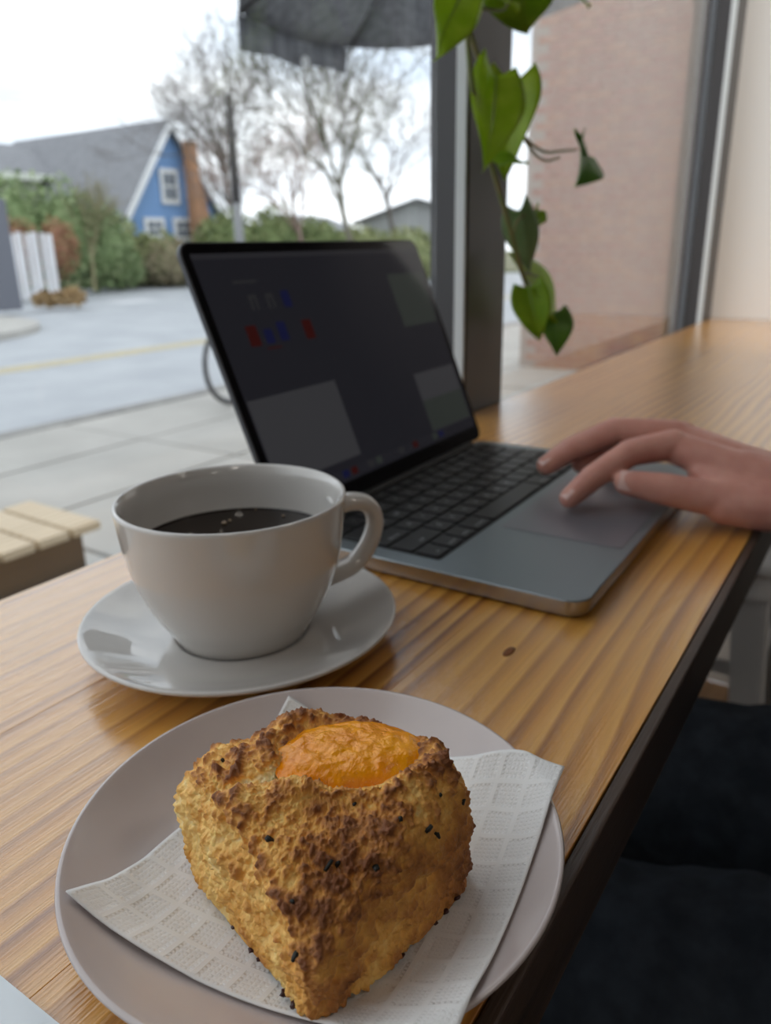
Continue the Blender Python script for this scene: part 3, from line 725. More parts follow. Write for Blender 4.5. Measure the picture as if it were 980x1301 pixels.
# palm: metacarpals from the wrist, webs between them, thenar and heel
for P, rw, rk in ((idx, .0165, .0120), (mid, .0170, .0125), (rng, .0165, .0120), (pky, .0150, .0110)):
    b0 = W0.lerp(P[0], .12) + V3(((P[0].x - .605) * .25, 0, 0)); capsule(hand, b0, P[0] + V3((0, -.004, -.003)), rw, rk)
for A, B in ((idx, mid), (mid, rng), (rng, pky)):
    capsule(hand, A[0].lerp(B[0], .5) + V3((0, -.006, -.005)), W0.lerp(A[0].lerp(B[0], .5), .3), .0105, .014)
capsule(hand, thb[0], V3((.572, .104, 1.086)), .0170, .0110)          # thenar web
capsule(hand, V3((.566, .056, 1.069)), V3((.556, .084, 1.070)), .0175, .0150)
capsule(hand, V3((.614, .060, 1.069)), V3((.632, .105, 1.078)), .0165, .0130)   # hypothenar heel
ELB = V3((.800, -.210, 1.035))
fa = [W0, W0.lerp(ELB, .18), W0.lerp(ELB, .45), W0.lerp(ELB, .8), ELB]
fd = (ELB - W0).normalized(); fs_ = fd.cross(V3((0, 0, 1))).normalized()
for off in (-1, -.5, 0, .5, 1):
    chain(hand, [p + fs_ * off * o for p, o in zip(fa, (.0125, .0105, .0120, .0120, .0060))], [r_ * (1.04 - .06 * off * off) for r_ in (.0180, .0185, .0270, .0345, .0345)])
for P in (idx, mid, rng, pky):      # carpus: the back of the hand runs smoothly into the wrist
    capsule(hand, W0 + fd * .022 + fs_ * (.605 - P[0].x) * .22, W0.lerp(P[0], .45), .0175, .0150)
hme = remesh(hand, .0014, 12, .5)
# rest of the body (under the clothes): torso, legs, head, other arm, at a coarser grain
bod = MB()
HIP = V3((.53, -.36, .80)); SHR = V3((.715, -.36, 1.325)); SHL = V3((.345, -.36, 1.325)); NECK = V3((.53, -.355, 1.40)); HEAD = V3((.53, -.325, 1.575))
TOPZ = .825
kneeR, kneeL = V3((.605, .215, .775)), V3((.385, .200, .765))
ankR, ankL = V3((.600, .230, .345)), V3((.390, .215, .345))
hipR, hipL = V3((.625, -.33, .785)), V3((.435, -.33, .785))
def build_body(mb, d=0, head=True, arms=True, legs=True, torso=True):
    if torso:
        ellipsoid(mb, HIP, (.175 + d, .125 + d, .115 + d)); ellipsoid(mb, (.53, -.365, .98), (.150 + d, .110 + d, .17 + d)); ellipsoid(mb, (.53, -.365, 1.19), (.180 + d, .118 + d, .17 + d))
        capsule(mb, SHL + V3((.03, 0, 0)), SHR - V3((.03, 0, 0)), .058 + d, .058 + d); capsule(mb, NECK - V3((0, 0, .07)), NECK + V3((0, .01, .06)), .062 + d * .5, .056 + d * .3)
    if arms:
        chain(mb, [SHR, (SHR + ELB) / 2, ELB], (.058 + d, .050 + d, .040 + d))
        eL = V3((.235, -.42, 1.06)); wL = V3((.215, -.30, .83)); chain(mb, [SHL, (SHL + eL) / 2, eL], (.058 + d, .050 + d, .040 + d)); chain(mb, [eL, eL.lerp(wL, .4), wL], (.040 + d, .036 + d, .027 + d))
        if not d:
            for k, (dx, ln) in enumerate(((-.026, .060), (-.009, .070), (.009, .066), (.025, .052))):
                b = wL + V3((.0, dx, -.08)); chain(mb, [wL, b, b + V3((.004, .006, -ln * .55)), b + V3((.010, .012, -ln))], (.022, .012, .009, .008))
            chain(mb, [wL, wL + V3((.02, .04, -.05)), wL + V3((.028, .048, -.09))], (.020, .013, .009))
    if legs:
        for h, k, a in ((hipR, kneeR, ankR), (hipL, kneeL, ankL)):
            chain(mb, [h, h.lerp(k, .35), h.lerp(k, .8), k], (.088 + d, .084 + d, .066 + d, .058 + d)); chain(mb, [k, k.lerp(a, .35), k.lerp(a, .8), a], (.057 + d, .056 + d, .044 + d, .040 + d))
    if head:
        ellipsoid(mb, HEAD + V3((0, -.012, .025)), (.076, .095, .100)); ellipsoid(mb, HEAD + V3((0, .020, -.045)), (.060, .068, .068))
        capsule(mb, HEAD + V3((0, .082, .012)), HEAD + V3((0, .104, -.022)), .009, .013); capsule(mb, HEAD + V3((-.018, .078, -.062)), HEAD + V3((.018, .078, -.062)), .009, .009)
        for sx in (-1, 1): ellipsoid(mb, HEAD + V3((sx * .077, -.005, -.005)), (.010, .020, .032)); ellipsoid(mb, HEAD + V3((sx * .031, .070, .012)), (.014, .012, .010))
build_body(bod)
for a in (ankR, ankL): chain(bod, [a, a + V3((0, .02, -.05)), a + V3((0, .14, -.065))], (.040, .040, .030))
bme = remesh(bod, .007, 4)
bm = bmesh.new(); bm.from_mesh(hme); bm.from_mesh(bme); pme = bpy.data.meshes.new('person'); bm.to_mesh(pme); bm.free()
per = link('person', pme, None, M_['skin'], True)
tag(per, 'person in dark jeans seated at the counter, right hand on the laptop trackpad', 'person')
# clothes
jm_ = MB()
build_body(jm_, .012, head=False, arms=False, torso=False)
ellipsoid(jm_, HIP, (.192, .142, .120)); ellipsoid(jm_, HIP + V3((0, 0, .10)), (.170, .130, .07))
for h, k in ((hipR, kneeR), (hipL, kneeL)):      # the cloth stands a little off the top of the thigh, in shallow pulls
    chain(jm_, [h.lerp(k, .25) + V3((0, 0, .018)), h.lerp(k, .6) + V3((0, 0, .022)), h.lerp(k, .92) + V3((0, 0, .012))], (.092, .086, .070))
jme = remesh(jm_, .006, 6)
def denim():
    m = mat('dark_denim', (.030, .038, .050), .85, col2=(.050, .062, .080), nscale=45, bump=(900, .5, .001), spec=.2); return m
M_['denim'] = denim()
jn = [V3(n_.vector) for n_ in jme.vertex_normals]; jc = [v.co.copy() for v in jme.vertices]
for i, c in enumerate(jc):      # wrinkles of the fabric
    k = noise.noise(V3((c.x * 9 + c.y * 5, c.y * 22 - c.x * 9, c.z * 14))); jc[i] = c + jn[i] * (.0045 * k + .0025 * noise.noise(V3((c.x * 40, c.y * 55, c.z * 30))))
jme.vertices.foreach_set('co', [a for c in jc for a in c]); jme.update()
je = link('jeans', jme, per, M_['denim'], True)
se = MB()      # side seams of the jeans
for h, k, sx in ((hipR, kneeR, 1), (hipL, kneeL, 1)):
    pts = [h.lerp(k, t) + V3((-.085 + .02 * t, 0, .035)) for t in (.35, .5, .65, .8)]
    se = MB(); se.tube(smoothcurve(pts, 5), .0022, 6); s_ = se.build('seam', M_['denim'], je, True)
sw = MB(); build_body(sw, .018, head=False, arms=False, legs=False)
chain(sw, [SHR, (SHR + ELB) / 2, ELB, ELB.lerp(W0, .42)], (.076, .068, .058, .047))
eL = V3((.235, -.42, 1.06)); wL = V3((.215, -.30, .83)); chain(sw, [SHL, (SHL + eL) / 2, eL, eL.lerp(wL, .8)], (.076, .068, .058, .044))
swo = link('sweater', remesh(sw, .008, 5), per, mat('charcoal_knit', (.030, .030, .034), .9, bump=(500, .5, .001)), True)
hr = MB(); ellipsoid(hr, HEAD + V3((0, -.026, .040)), (.085, .100, .098)); ellipsoid(hr, HEAD + V3((0, -.05, -.01)), (.082, .070, .09))
link('hair', remesh(hr, .006, 3), per, mat('dark_brown_hair', (.03, .018, .012), .6, bump=(120, .6, .003)), True)
for a in (ankR, ankL):
    sh = MB(); chain(sh, [a + V3((0, -.01, -.035)), a + V3((0, .03, -.055)), a + V3((0, .15, -.068))], (.050, .047, .038)); link('shoe', remesh(sh, .006, 3), per, mat('black_shoe', (.015, .015, .016), .5), True)
# nails
def nail(tip, prev, up, wdt, ln, back=-.05):
    d = (tip - prev).normalized(); z = (up - d * up.dot(d)).normalized(); x = d.cross(z)
    vs = []; 
    for j in range(7):
        for i in range(9):
            a = (i / 8 - .5) * 1.9; l = (j / 6 - .5) * ln; ww = wdt * (1 - .25 * abs(j / 6 - .35) ** 2)
            vs.append(tip + d * (l + back * ln) + x * math.sin(a) * ww + z * (math.cos(a) * ww * .93 + .0006 - .0009 * (j / 6)))
    m_ = MB(); m_.add(vs, [(j * 9 + i, j * 9 + i + 1, (j + 1) * 9 + i + 1, (j + 1) * 9 + i) for j in range(6) for i in range(8)])
    return m_.build('fingernail', M_['nail'], per, True)
M_['nail'] = mat('fingernail', (.70, .45, .40), .25, coat=.3)
nail(thb[3], thb[2], V3((-.75, -.35, .55)), .0093, .014)
nail(idx[3], idx[2], V3((-.1, .25, 1)), .0078, .011)
nail(mid[3], mid[2], V3((-.1, .25, 1)), .0080, .011)

# ------------------------------------------------------------------ stools
def stool(x, y, h, col, label, group=None, rz=0, foot=.19, braces=(.24, .43)):
    r = empty('bar_stool', (x, y, 0), rz); tag(r, label, 'stool', group)
    s2 = .155
    MB().prism(rrect(-s2, s2, -s2, s2, .05, 6), h - .022, h).build('seat', col, r, bevel=.006)
    MB().prism(rrect(-s2 + .01, s2 - .01, -s2 + .01, s2 - .01, .04, 6), h - .062, h - .0225).build('seat_skirt', col, r)
    for sx in (-1, 1):
        for sy in (-1, 1):
            t, b = V3((sx * .125, sy * .125, h - .05)), V3((sx * foot, sy * foot, 0))
            m_ = MB(); 
            for (wa, wb, ax) in ((.022, .016, V3((1, 0, 0))), (.022, .016, V3((0, 1, 0)))):
                pass
            sec = lambda c, wv: [c + V3((-sx * wv, -sy * .004, 0)), c + V3((sx * .004, -sy * .004, 0)), c + V3((sx * .004, sy * .004, 0)), c + V3((-sx * wv, sy * .004, 0))]
            A = [t + V3((-sx * .045, -.004, 0)), t + V3((0, -.004, 0)), t + V3((0, .004, 0)), t + V3((-sx * .045, .004, 0))]
            B = [b + V3((-sx * .030, -.004, 0)), b + V3((0, -.004, 0)), b + V3((0, .004, 0)), b + V3((-sx * .030, .004, 0))]
            m_.add(B + A, [(3, 2, 1, 0), (4, 5, 6, 7), (0, 1, 5, 4), (1, 2, 6, 5), (2, 3, 7, 6), (3, 0, 4, 7)])
            A = [t + V3((-.004, -sy * .045, 0)), t + V3((.004, -sy * .045, 0)), t + V3((.004, 0, 0)), t + V3((-.004, 0, 0))]
            B = [b + V3((-.004, -sy * .030, 0)), b + V3((.004, -sy * .030, 0)), b + V3((.004, 0, 0)), b + V3((-.004, 0, 0))]
            m_.add(B + A, [(3, 2, 1, 0), (4, 5, 6, 7), (0, 1, 5, 4), (1, 2, 6, 5), (2, 3, 7, 6), (3, 0, 4, 7)])
            m_.build('leg', col, r)
    for zz in braces:
        w_ = foot + (.125 - foot) * (zz + .011) / (h - .05) - .006
        for a, b in (((-1, -1), (1, -1)), ((1, -1), (1, 1)), ((1, 1), (-1, 1)), ((-1, 1), (-1, -1))):
            m_ = MB(); dx, dy = b[0] - a[0], b[1] - a[1]
            x0, x1 = sorted((a[0] * w_, b[0] * w_)); y0, y1 = sorted((a[1] * w_, b[1] * w_))
            m_.box(x0 - .003, x1 + .003, y0 - .003, y1 + .003, zz, zz + .022).build('stretcher', col, r)
    return r
M_['whitemetal'] = mat('white_painted_metal', (.72, .74, .76), .4)
stool(1.30, .232, .80, M_['whitemetal'], 'white painted metal bar stool pushed under the counter beyond the jeans', braces=(.30, .60))
stool(.53, -.36, .672, mat('black_painted_metal', (.03, .03, .03), .4), 'black metal bar stool carrying the seated person')

# ------------------------------------------------------------------ street outside
M_['asphalt'] = mat('grey_asphalt', (.315, .332, .355), .75, col2=(.375, .392, .412), nscale=1.2, detail=8, bump=(40, .3, .01))
M_['concrete'] = mat('pale_concrete', (.335, .325, .302), .75, col2=(.40, .386, .36), nscale=1.5, detail=8, bump=(60, .2, .005))
M_['kerb'] = mat('kerb_stone', (.27, .265, .25), .8, col2=(.20, .195, .19), nscale=4, detail=6)
M_['gutter'] = mat('wet_gutter_grit', (.115, .11, .105), .8, col2=(.22, .215, .21), nscale=6, detail=6)
M_['yellow'] = mat('yellow_road_paint', (.46, .385, .21), .7, col2=(.38, .335, .23), nscale=7, detail=6)
M_['whitepaint'] = mat('white_road_paint', (.5, .51, .53), .7)
rd = struct(MB().box(-30, 120, 5.32, 140, -.30, -.12).build('road', M_['asphalt']))
gb = struct(MB().box(-30, 120, .56, 5.20, -.30, -.02).build('pavement_base', M_['gutter']))
sw_ = struct(empty('sidewalk'))
SLX = 1.52
for j, (ya, yb) in enumerate(((.56, 1.95), (1.95, 3.42), (3.42, 4.30), (4.30, 5.195))):
    slab = MB().box(.012, SLX - .012, ya + .012, yb - .012, -.02, 0).mesh('slab'); slab.materials.append(M_['concrete'])
    for i in range(-3, 13):
        o = bpy.data.objects.new('slab', slab); COL.objects.link(o); o.parent = sw_; o.location = (i * SLX + .37, 0, R0.uniform(-.004, .003))
kr = struct(empty('kerb'))
ks = MB().box(.006, 1.994, 5.205, 5.37, -.28, .004).mesh('kerb_stone'); ks.materials.append(M_['kerb'])
for i in range(-2, 12):
    o = bpy.data.objects.new('kerb_stone', ks); COL.objects.link(o); o.parent = kr; o.location = (i * 2, 0, R0.uniform(-.003, .003))
struct(MB().box(-10, 40, 5.372, 5.62, -.1199, -.115).build('gutter_strip', M_['gutter']))
def decal(name, poly, z, m): return struct(MB().prism(poly, z, z + .004).build(name, m))
decal('centre_line', [(-10, 9.30), (60, 8.45), (60, 8.62), (-10, 9.47)], -.1199, M_['yellow'])
decal('centre_line', [(-10, 9.05), (60, 8.20), (60, 8.37), (-10, 9.22)], -.1199, M_['yellow'])
p = onz(165, 383, -.12); decal('road_arrow', [(p.x - .7, p.y - .55), (p.x + .5, p.y - .7), (p.x + .8, p.y + .4), (p.x - .4, p.y + .6)], -.1199, M_['whitepaint'])
# far pavement corner on the left, with its rounded kerb
cpts = [(-10, 12.1), (6.0, 12.0)] + [(6.0 + 3.2 * math.sin(a), 15.2 - 3.2 * math.cos(a)) for a in [PI / 2 * k / 10 for k in range(1, 11)]] + [(9.4, 20), (12.2, 40), (-10, 40)]
struct(MB().prism(cpts, -.15, .0).build('far_pavement', M_['concrete']))
# lawn and beds further off
M_['grass'] = mat('rough_grass', (.105, .13, .05), .9, col2=(.165, .15, .07), nscale=2, detail=8)
struct(MB().prism([(18.0, 27.0), (24, 23.2), (40, 13), (120, -5), (120, 140), (10, 140), (11, 40)], -.13, .0).build('far_lawn', M_['grass']))

# outdoor bench table just beyond the glass
bt = onz(130, 660, .45)
bench = empty('slatted_bench', (bt.x, bt.y, 0)); tag(bench, 'pale slatted wooden bench on the sidewalk outside the window', 'bench')
ex = (onz(40, 635, .45) - bt); ex.z = 0; exn = ex.normalized(); bw = ex.length      # short end runs along exn
ln_ = (onz(0, 690, .45) - bt); ln_.z = 0; lnn = V3((exn.y, -exn.x, 0));
if lnn.dot(ln_) < 0: lnn = -lnn
bmx = Matrix((lnn, exn, V3((0, 0, 1)))).transposed().to_4x4()
nsl = 4; sp_ = bw / nsl
def bpart(name, m, x0, x1, y0, y1, z0, z1, mt=None): return MB().box(x0, x1, y0, y1, z0, z1, 0, bmx @ mt if mt else bmx).build(name, m, bench, bevel=.004)
sp_ = .112; WB = bw
for i in range(13): bpart('slat', M_['benchwood'], i * sp_ + .007, (i + 1) * sp_ - .007, 0, WB, .422, .45)
BL = 13 * sp_
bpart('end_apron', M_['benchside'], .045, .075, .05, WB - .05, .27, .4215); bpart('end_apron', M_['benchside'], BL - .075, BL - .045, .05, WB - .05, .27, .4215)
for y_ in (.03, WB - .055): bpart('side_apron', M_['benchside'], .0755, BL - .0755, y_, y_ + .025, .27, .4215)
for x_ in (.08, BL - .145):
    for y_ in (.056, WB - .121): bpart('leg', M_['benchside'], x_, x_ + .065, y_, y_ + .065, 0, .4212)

# bicycle leaning at the kerb
bk = empty('bicycle', (onz(297, 515, 0).x + .05, 4.62, 0), math.radians(6)); tag(bk, 'black bicycle parked on the sidewalk near the kerb', 'bicycle')
M_['tyre'] = mat('black_tyre', (.02, .02, .022), .6); M_['bikemetal'] = mat('bike_frame_paint', (.05, .07, .10), .3, metal=.3); M_['chrome'] = mat('bike_chrome', (.6, .6, .62), .25, metal=1)
def circle(c, r, n=40): return [V3((c[0] + r * math.cos(2 * PI * k / n), c[1], c[2] + r * math.sin(2 * PI * k / n))) for k in range(n + 1)]
for cx in (0, 1.04):
    wh = MB().tube(circle((cx, 0, .343), .325), .018, 8, cap=False).build('wheel', M_['tyre'], bk, True)
    MB().tube(circle((cx, 0, .343), .300), .009, 6, cap=False).build('rim', M_['chrome'], wh, True)
    sp__ = MB()
    for k in range(20):
        a = 2 * PI * k / 20; sp__.tube([(cx, .02 * (-1) ** k, .343), (cx + .30 * math.cos(a), 0, .343 + .30 * math.sin(a))], .0012, 4)
    sp__.tube([(cx, -.04, .343), (cx, .04, .343)], .018, 8); sp__.build('spokes', M_['chrome'], wh)
fr_ = MB()
for a, b, r in (((1.04, 0, .343), (.62, 0, .28), .014), ((.62, 0, .28), (.50, 0, .80), .016), ((.62, 0, .28), (.14, 0, .72), .018), ((.50, 0, .78), (.15, 0, .80), .016), ((1.04, 0, .343), (.51, 0, .76), .010), ((.0, 0, .343), (.12, 0, .70), .013), ((.12, 0, .70), (.155, 0, .92), .016)): fr_.tube([a, b], r, 8)
fr_.build('frame', M_['bikemetal'], bk, True)
MB().tube(smoothcurve([(.05, -.27, .98), (.16, -.2, .97), (.16, 0, .93), (.16, .2, .97), (.05, .27, .98)], 5), .012, 8).build('handlebar', M_['chrome'], bk, True)
sd = MB(); ellipsoid(sd, (.48, 0, .86), (.13, .06, .03)); sd.build('saddle', M_['tyre'], bk, True)
MB().tube(circle((.62, .03, .28), .09, 24), .006, 6, cap=False).build('chainring', M_['chrome'], bk, True)

# octagonal patio umbrella standing on the sidewalk
UR = 1.31; UC = V3((3.99, 1.99, 0)); UZ = 2.42; UA = 3.02
um = empty('patio_umbrella', UC); tag(um, 'dark grey octagonal patio umbrella with a hanging flap outside the window', 'umbrella')
M_['awn'] = mat('dark_umbrella_canvas', (.095, .101, .113), .8, col2=(.165, .172, .19), nscale=3, nstretch=(8, 8, .5), detail=5)
cor = [V3((UR * math.cos(PI / 8 + PI / 4 * k), UR * math.sin(PI / 8 + PI / 4 * k), UZ)) for k in range(8)]
apex = V3((0, 0, UA))
tl = Matrix.Translation((0, 1.21, UZ)) @ Matrix.Rotation(-math.atan(.2), 4, 'X') @ Matrix.Translation((0, -1.21, -UZ))     # crank-tilted canopy
cor = [tl @ c for c in cor]; apex = tl @ apex; hub = tl @ V3((0, 0, UZ - .2))
for k in range(8):
    a, b = cor[k], cor[(k + 1) % 8]; vs = []; n = 8
    for j in range(n + 1):
        for i in range(n + 1):
            q = a.lerp(b, i / n); p = apex.lerp(q, .06 + .94 * j / n); p.z -= .10 * math.sin(PI * i / n) * (j / n) ** 2 * .5 + .05 * math.sin(PI * j / n); vs.append(p)
    m = MB(); m.add(vs, [(j * (n + 1) + i, (j + 1) * (n + 1) + i, (j + 1) * (n + 1) + i + 1, j * (n + 1) + i + 1) for j in range(n) for i in range(n)])
    o = m.build('canopy_panel', M_['awn'], um, True); sm = o.modifiers.new('t', 'SOLIDIFY'); sm.thickness = .002
    MB().tube([apex - V3((0, 0, .05)), a - V3((0, 0, .02))], .009, 6).build('rib', M_['frame'], um)
    MB().tube([hub, apex.lerp(a, .55) - V3((0, 0, .05))], .007, 6).build('strut', M_['frame'], um)
# the one flap left hanging on the street side
P = [ony(u, v, 3.2) - UC for u, v in ((305, 62), (325, 68), (345, 71), (362, 79), (380, 84), (400, 84), (420, 88), (432, 92), (442, 93))]
vs = []
for i, q in enumerate(P):
    wv = .025 * math.sin(i * 1.9); vs.append((q.x, 1.21 + wv, q.z)); vs.append((q.x, 1.21, UZ - .012))
m = MB(); m.add(vs, [(2 * i, 2 * i + 2, 2 * i + 3, 2 * i + 1) for i in range(len(P) - 1)])
o = m.build('flap', M_['awn'], um, True); sm = o.modifiers.new('t', 'SOLIDIFY'); sm.thickness = .002
g_ = ony(381, 80, 3.2) - UC
MB().tube([(g_.x + .022 * math.cos(a), 1.17, g_.z + .022 * math.sin(a)) for a in [2 * PI * k / 16 for k in range(17)]], .010, 8, cap=False).build('eyelet', M_['whitemetal'], um, True)
MB().tube([(0, 0, .09), (0, 0, 1.95), hub, apex + (apex - hub).normalized() * .03], .024, 12).build('pole', M_['frame'], um, True)
MB().lathe([(0, 0), (.26, 0), (.26, .05), (.22, .08), (.05, .10), (0, .10)], 32).build('base', M_['kerb'], um, True, auto=40)
fin = MB(); ellipsoid(fin, apex + V3((0, 0, .05)), (.035, .035, .045)); fin.build('finial', M_['frame'], um, True)

# neighbouring brick wall seen through the second pane
BX = 7.63; BY0, BY1, BH = .62, 3.36, 7.0
bwall = struct(empty('wall_neighbour', (BX, (BY0 + BY1) / 2, 0)))
M_['mortar'] = mat('mortar', (.31, .26, .23), .9)
M_['brick'] = [mat('brick_%s' % n_, c, .85, col2=c2, nscale=14, bump=(60, .4, .004)) for n_, c, c2 in (('rose', (.28, .145, .115), (.33, .185, .15)), ('warm', (.31, .165, .12), (.35, .21, .16)), ('pale', (.32, .20, .165), (.285, .16, .13)))]
MB().box(.006, .22, -(BY1 - BY0) / 2 + .01, (BY1 - BY0) / 2 - .01, 0, BH).build('mortar_bed', M_['mortar'], bwall)
bh_, bl_ = .0725, .213
bme_ = []
for mm in M_['brick']:
    me = MB().box(0, .02, .005, bl_ - .005, .005, bh_ - .005).mesh('brick'); me.materials.append(mm); bme_.append(me)
rest = MB(); cnt = 0; cells = []
for j in range(int(BH / bh_)):
    off = (j % 2) * bl_ / 2
    i = 0
    while BY0 + i * bl_ - off < BY1 - .02:
        y0 = BY0 + i * bl_ - off
        if y0 >= BY0 - .001 and y0 + bl_ <= BY1 + .001: cells.append((j * bh_, y0))
        i += 1
def seen(c):
    d = V3((BX, c[1], c[0])) - CAM; zz = d.dot(FW); u = 490 + FPX * d.dot(RX) / zz; v = 650.5 - FPX * d.dot(UY) / zz
    return 640 < u < 855 and -10 < v < 470
vis = sorted([c for c in cells if seen(c)], key=lambda c: (V3((BX, c[1], c[0])) - CAM).length)
near = set(vis[:300])
for c in cells:
    if c in near:
        o = bpy.data.objects.new('brick', bme_[R0.randrange(3)]); COL.objects.link(o); o.parent = bwall; o.location = (R0.uniform(-.002, .002), c[1] - (BY0 + BY1) / 2, c[0])
    else: rest.box(0, .02, c[1] + .005 - (BY0 + BY1) / 2, c[1] + bl_ - .005 - (BY0 + BY1) / 2, c[0] + .005, c[0] + bh_ - .005, R0.randrange(3))
if rest.v:
    o = rest.build('brick_courses', M_['brick'], bwall); o['kind'] = 'stuff'

# ------------------------------------------------------------------ blue gabled house
GYH = 33.1
hs_ = empty('blue_house', (30.0, GYH, 0)); tag(hs_, 'blue gabled house with steep grey roof, brick chimney and a long low wing', 'house')
M_['blue'] = mat('blue_clapboard', (.185, .33, .60), .7, col2=(.20, .35, .63), nscale=2, nstretch=(.3, .3, 9))
M_['whitetrim'] = mat('white_trim', (.74, .76, .79), .6)
M_['roofgrey'] = mat('grey_shingles', (.185, .19, .205), .85, col2=(.235, .24, .255), nscale=3, detail=8)
M_['darkpane'] = mat('dark_pane', (.10, .13, .17), .08)
AP = 7.40; HWID = 3.45; SL = 1.36
ez = AP - HWID * SL
def hb(name, m, x0, x1, y0, y1, z0, z1, par=hs_): return MB().box(x0, x1, y0, y1, z0, z1).build(name, m, par)
DEP = 13.0
MB().add([(-HWID + .25, 0, 0), (HWID - .25, 0, 0), (HWID - .25, 0, ez + .25 * SL), (0, 0, AP - .02), (-HWID + .25, 0, ez + .25 * SL), (-HWID + .25, DEP, 0), (HWID - .25, DEP, 0), (HWID - .25, DEP, ez + .25 * SL), (0, DEP, AP - .02), (-HWID + .25, DEP, ez + .25 * SL)],
         [(0, 1, 2, 3, 4), (9, 8, 7, 6, 5), (1, 6, 7, 2), (5, 0, 4, 9)]).build('wall', M_['blue'], hs_)
for s in (-1, 1):
    m = MB(); m.add([(0, -.45, AP), (s * HWID, -.45, ez), (s * HWID, DEP, ez), (0, DEP, AP)], [(0, 1, 2, 3) if s < 0 else (3, 2, 1, 0)])
    o = m.build('roof_slope', M_['roofgrey'], hs_); sm = o.modifiers.new('t', 'SOLIDIFY'); sm.thickness = .14; sm.offset = 0
    m = MB(); m.add([(0, -.53, AP + .12), (s * (HWID + .08), -.53, ez + .02), (s * (HWID + .08), -.53, ez - .42), (0, -.53, AP - .38)], [(0, 1, 2, 3)])
    o = m.build('bargeboard', M_['whitetrim'], hs_); sm = o.modifiers.new('t', 'SOLIDIFY'); sm.thickness = .08; sm.offset = 0
def hwin(x0, x1, z0, z1, par=hs_, y=-.02, nx=2, nz_=2):
    wn = MB().box(x0, x1, y - .10, y, z0, z1).build('window', M_['whitetrim'], par)
    px, pz = (x1 - x0 - .36) / nx, (z1 - z0 - .36) / nz_
    for a in range(nx):
        for b in range(nz_): MB().box(x0 + .18 + a * px + .05, x0 + .18 + (a + 1) * px - .05, y - .125, y - .101, z0 + .18 + b * pz + .05, z0 + .18 + (b + 1) * pz - .05).build('pane', M_['darkpane'], wn)
hwin(-.72, .48, 3.45, 5.15); hwin(-2.05, -.72, 1.75, 2.78); hwin(-.12, 1.20, 1.65, 2.80)
ch = MB()
M_['chim'] = mat('orange_brick_chimney', (.42, .235, .135), .85, col2=(.33, .175, .10), nscale=9, detail=5)
cx = ony(250, 300, GYH - .55).x - 30
ch.box(cx - .45, cx + .62, -.55 - .55, -.021 - .55, 0, 2.4); 
ch.add([(cx - .45, -1.1, 2.4), (cx + .62, -1.1, 2.4), (cx + .62, -.571, 2.4), (cx - .45, -.571, 2.4), (cx - .42, -1.1, 4.6), (cx + .12, -1.1, 4.6), (cx + .12, -.571, 4.6), (cx - .42, -.571, 4.6)], [(0, 1, 5, 4), (1, 2, 6, 5), (2, 3, 7, 6), (3, 0, 4, 7)])
ch.box(cx - .42, cx + .08, -1.1, -.571, 4.6, 6.45); ch.box(cx - .46, cx + .12, -1.14, -.53, 6.30, 6.42)
ch.build('chimney', M_['chim'], hs_)
# low grey roofed wing on the left
WO = V3((-8, 10.9, 0))
def wg_(o): o.location = WO; return o
wg_(MB().box(-10, 8.8, -3.2, 3.2, 0, 5.0).build('wing_wall', mat('pale_siding', (.42, .42, .39), .8), hs_))
for s in (-1, 1):
    m = MB(); m.add([(-10.5, 0, 7.0), (9.0, 0, 7.0), (9.0, s * 3.6, 5.15), (-10.5, s * 3.6, 5.15)], [(0, 1, 2, 3) if s > 0 else (3, 2, 1, 0)])
    o = wg_(m.build('wing_roof_slope', M_['roofgrey'], hs_)); sm = o.modifiers.new('t', 'SOLIDIFY'); sm.thickness = .12
wg_(MB().box(-10.5, 9.0, -3.75, -3.6, 4.85, 5.18).build('gutter', mat('pale_gutter', (.66, .70, .62), .6), hs_))
for x in (1.5, 4.2):
    wg_(MB().tube([(x, -1.6, 6.2), (x, -1.6, 6.75)], .12, 10).build('roof_vent', mat('zinc_vent', (.45, .48, .52), .4, metal=.5), hs_))
# far pale house beyond the trees
def farhouse(name, label, x, y, wx, dy, hz, rz, wall, rot=0, ridge=True):
    r = empty(name, (x, y, 0), rot); tag(r, label, 'house')
    MB().box(-wx / 2, wx / 2, -dy / 2, dy / 2, 0, hz).build('wall', wall, r)
    for s in (-1, 1):
        m = MB(); m.add([(-wx / 2 - .4, 0, hz + rz), (wx / 2 + .4, 0, hz + rz), (wx / 2 + .4, s * (dy / 2 + .5), hz - .2), (-wx / 2 - .4, s * (dy / 2 + .5), hz - .2)], [(0, 1, 2, 3) if s > 0 else (3, 2, 1, 0)])
        o = m.build('roof_slope', M_['roofgrey'], r); sm = o.modifiers.new('t', 'SOLIDIFY'); sm.thickness = .12
    for s in (-1, 1): MB().add([(s * wx / 2, -dy / 2, hz), (s * wx / 2, dy / 2, hz), (s * wx / 2, 0, hz + rz - .05)], [(0, 1, 2)]).build('gable', wall, r)
    for k in range(int(wx // 2.6)):
        x0 = -wx / 2 + .9 + k * 2.6
        hwin(x0, x0 + 1.1, 1.1, 2.4, r, -dy / 2 - .01, 1, 2)
    return r
farhouse('pale_house', 'pale grey house with a low roof behind the bare trees', 40.5, 23.5, 8, 6, 2.6, .9, mat('pale_house_siding', (.39, .40, .41), .8), .35)
farhouse('tan_house', 'tan distant house standing beyond the green shrubs', 62, 50, 12, 7, 2.6, 1.4, mat('tan_siding', (.35, .30, .26), .8), .3)

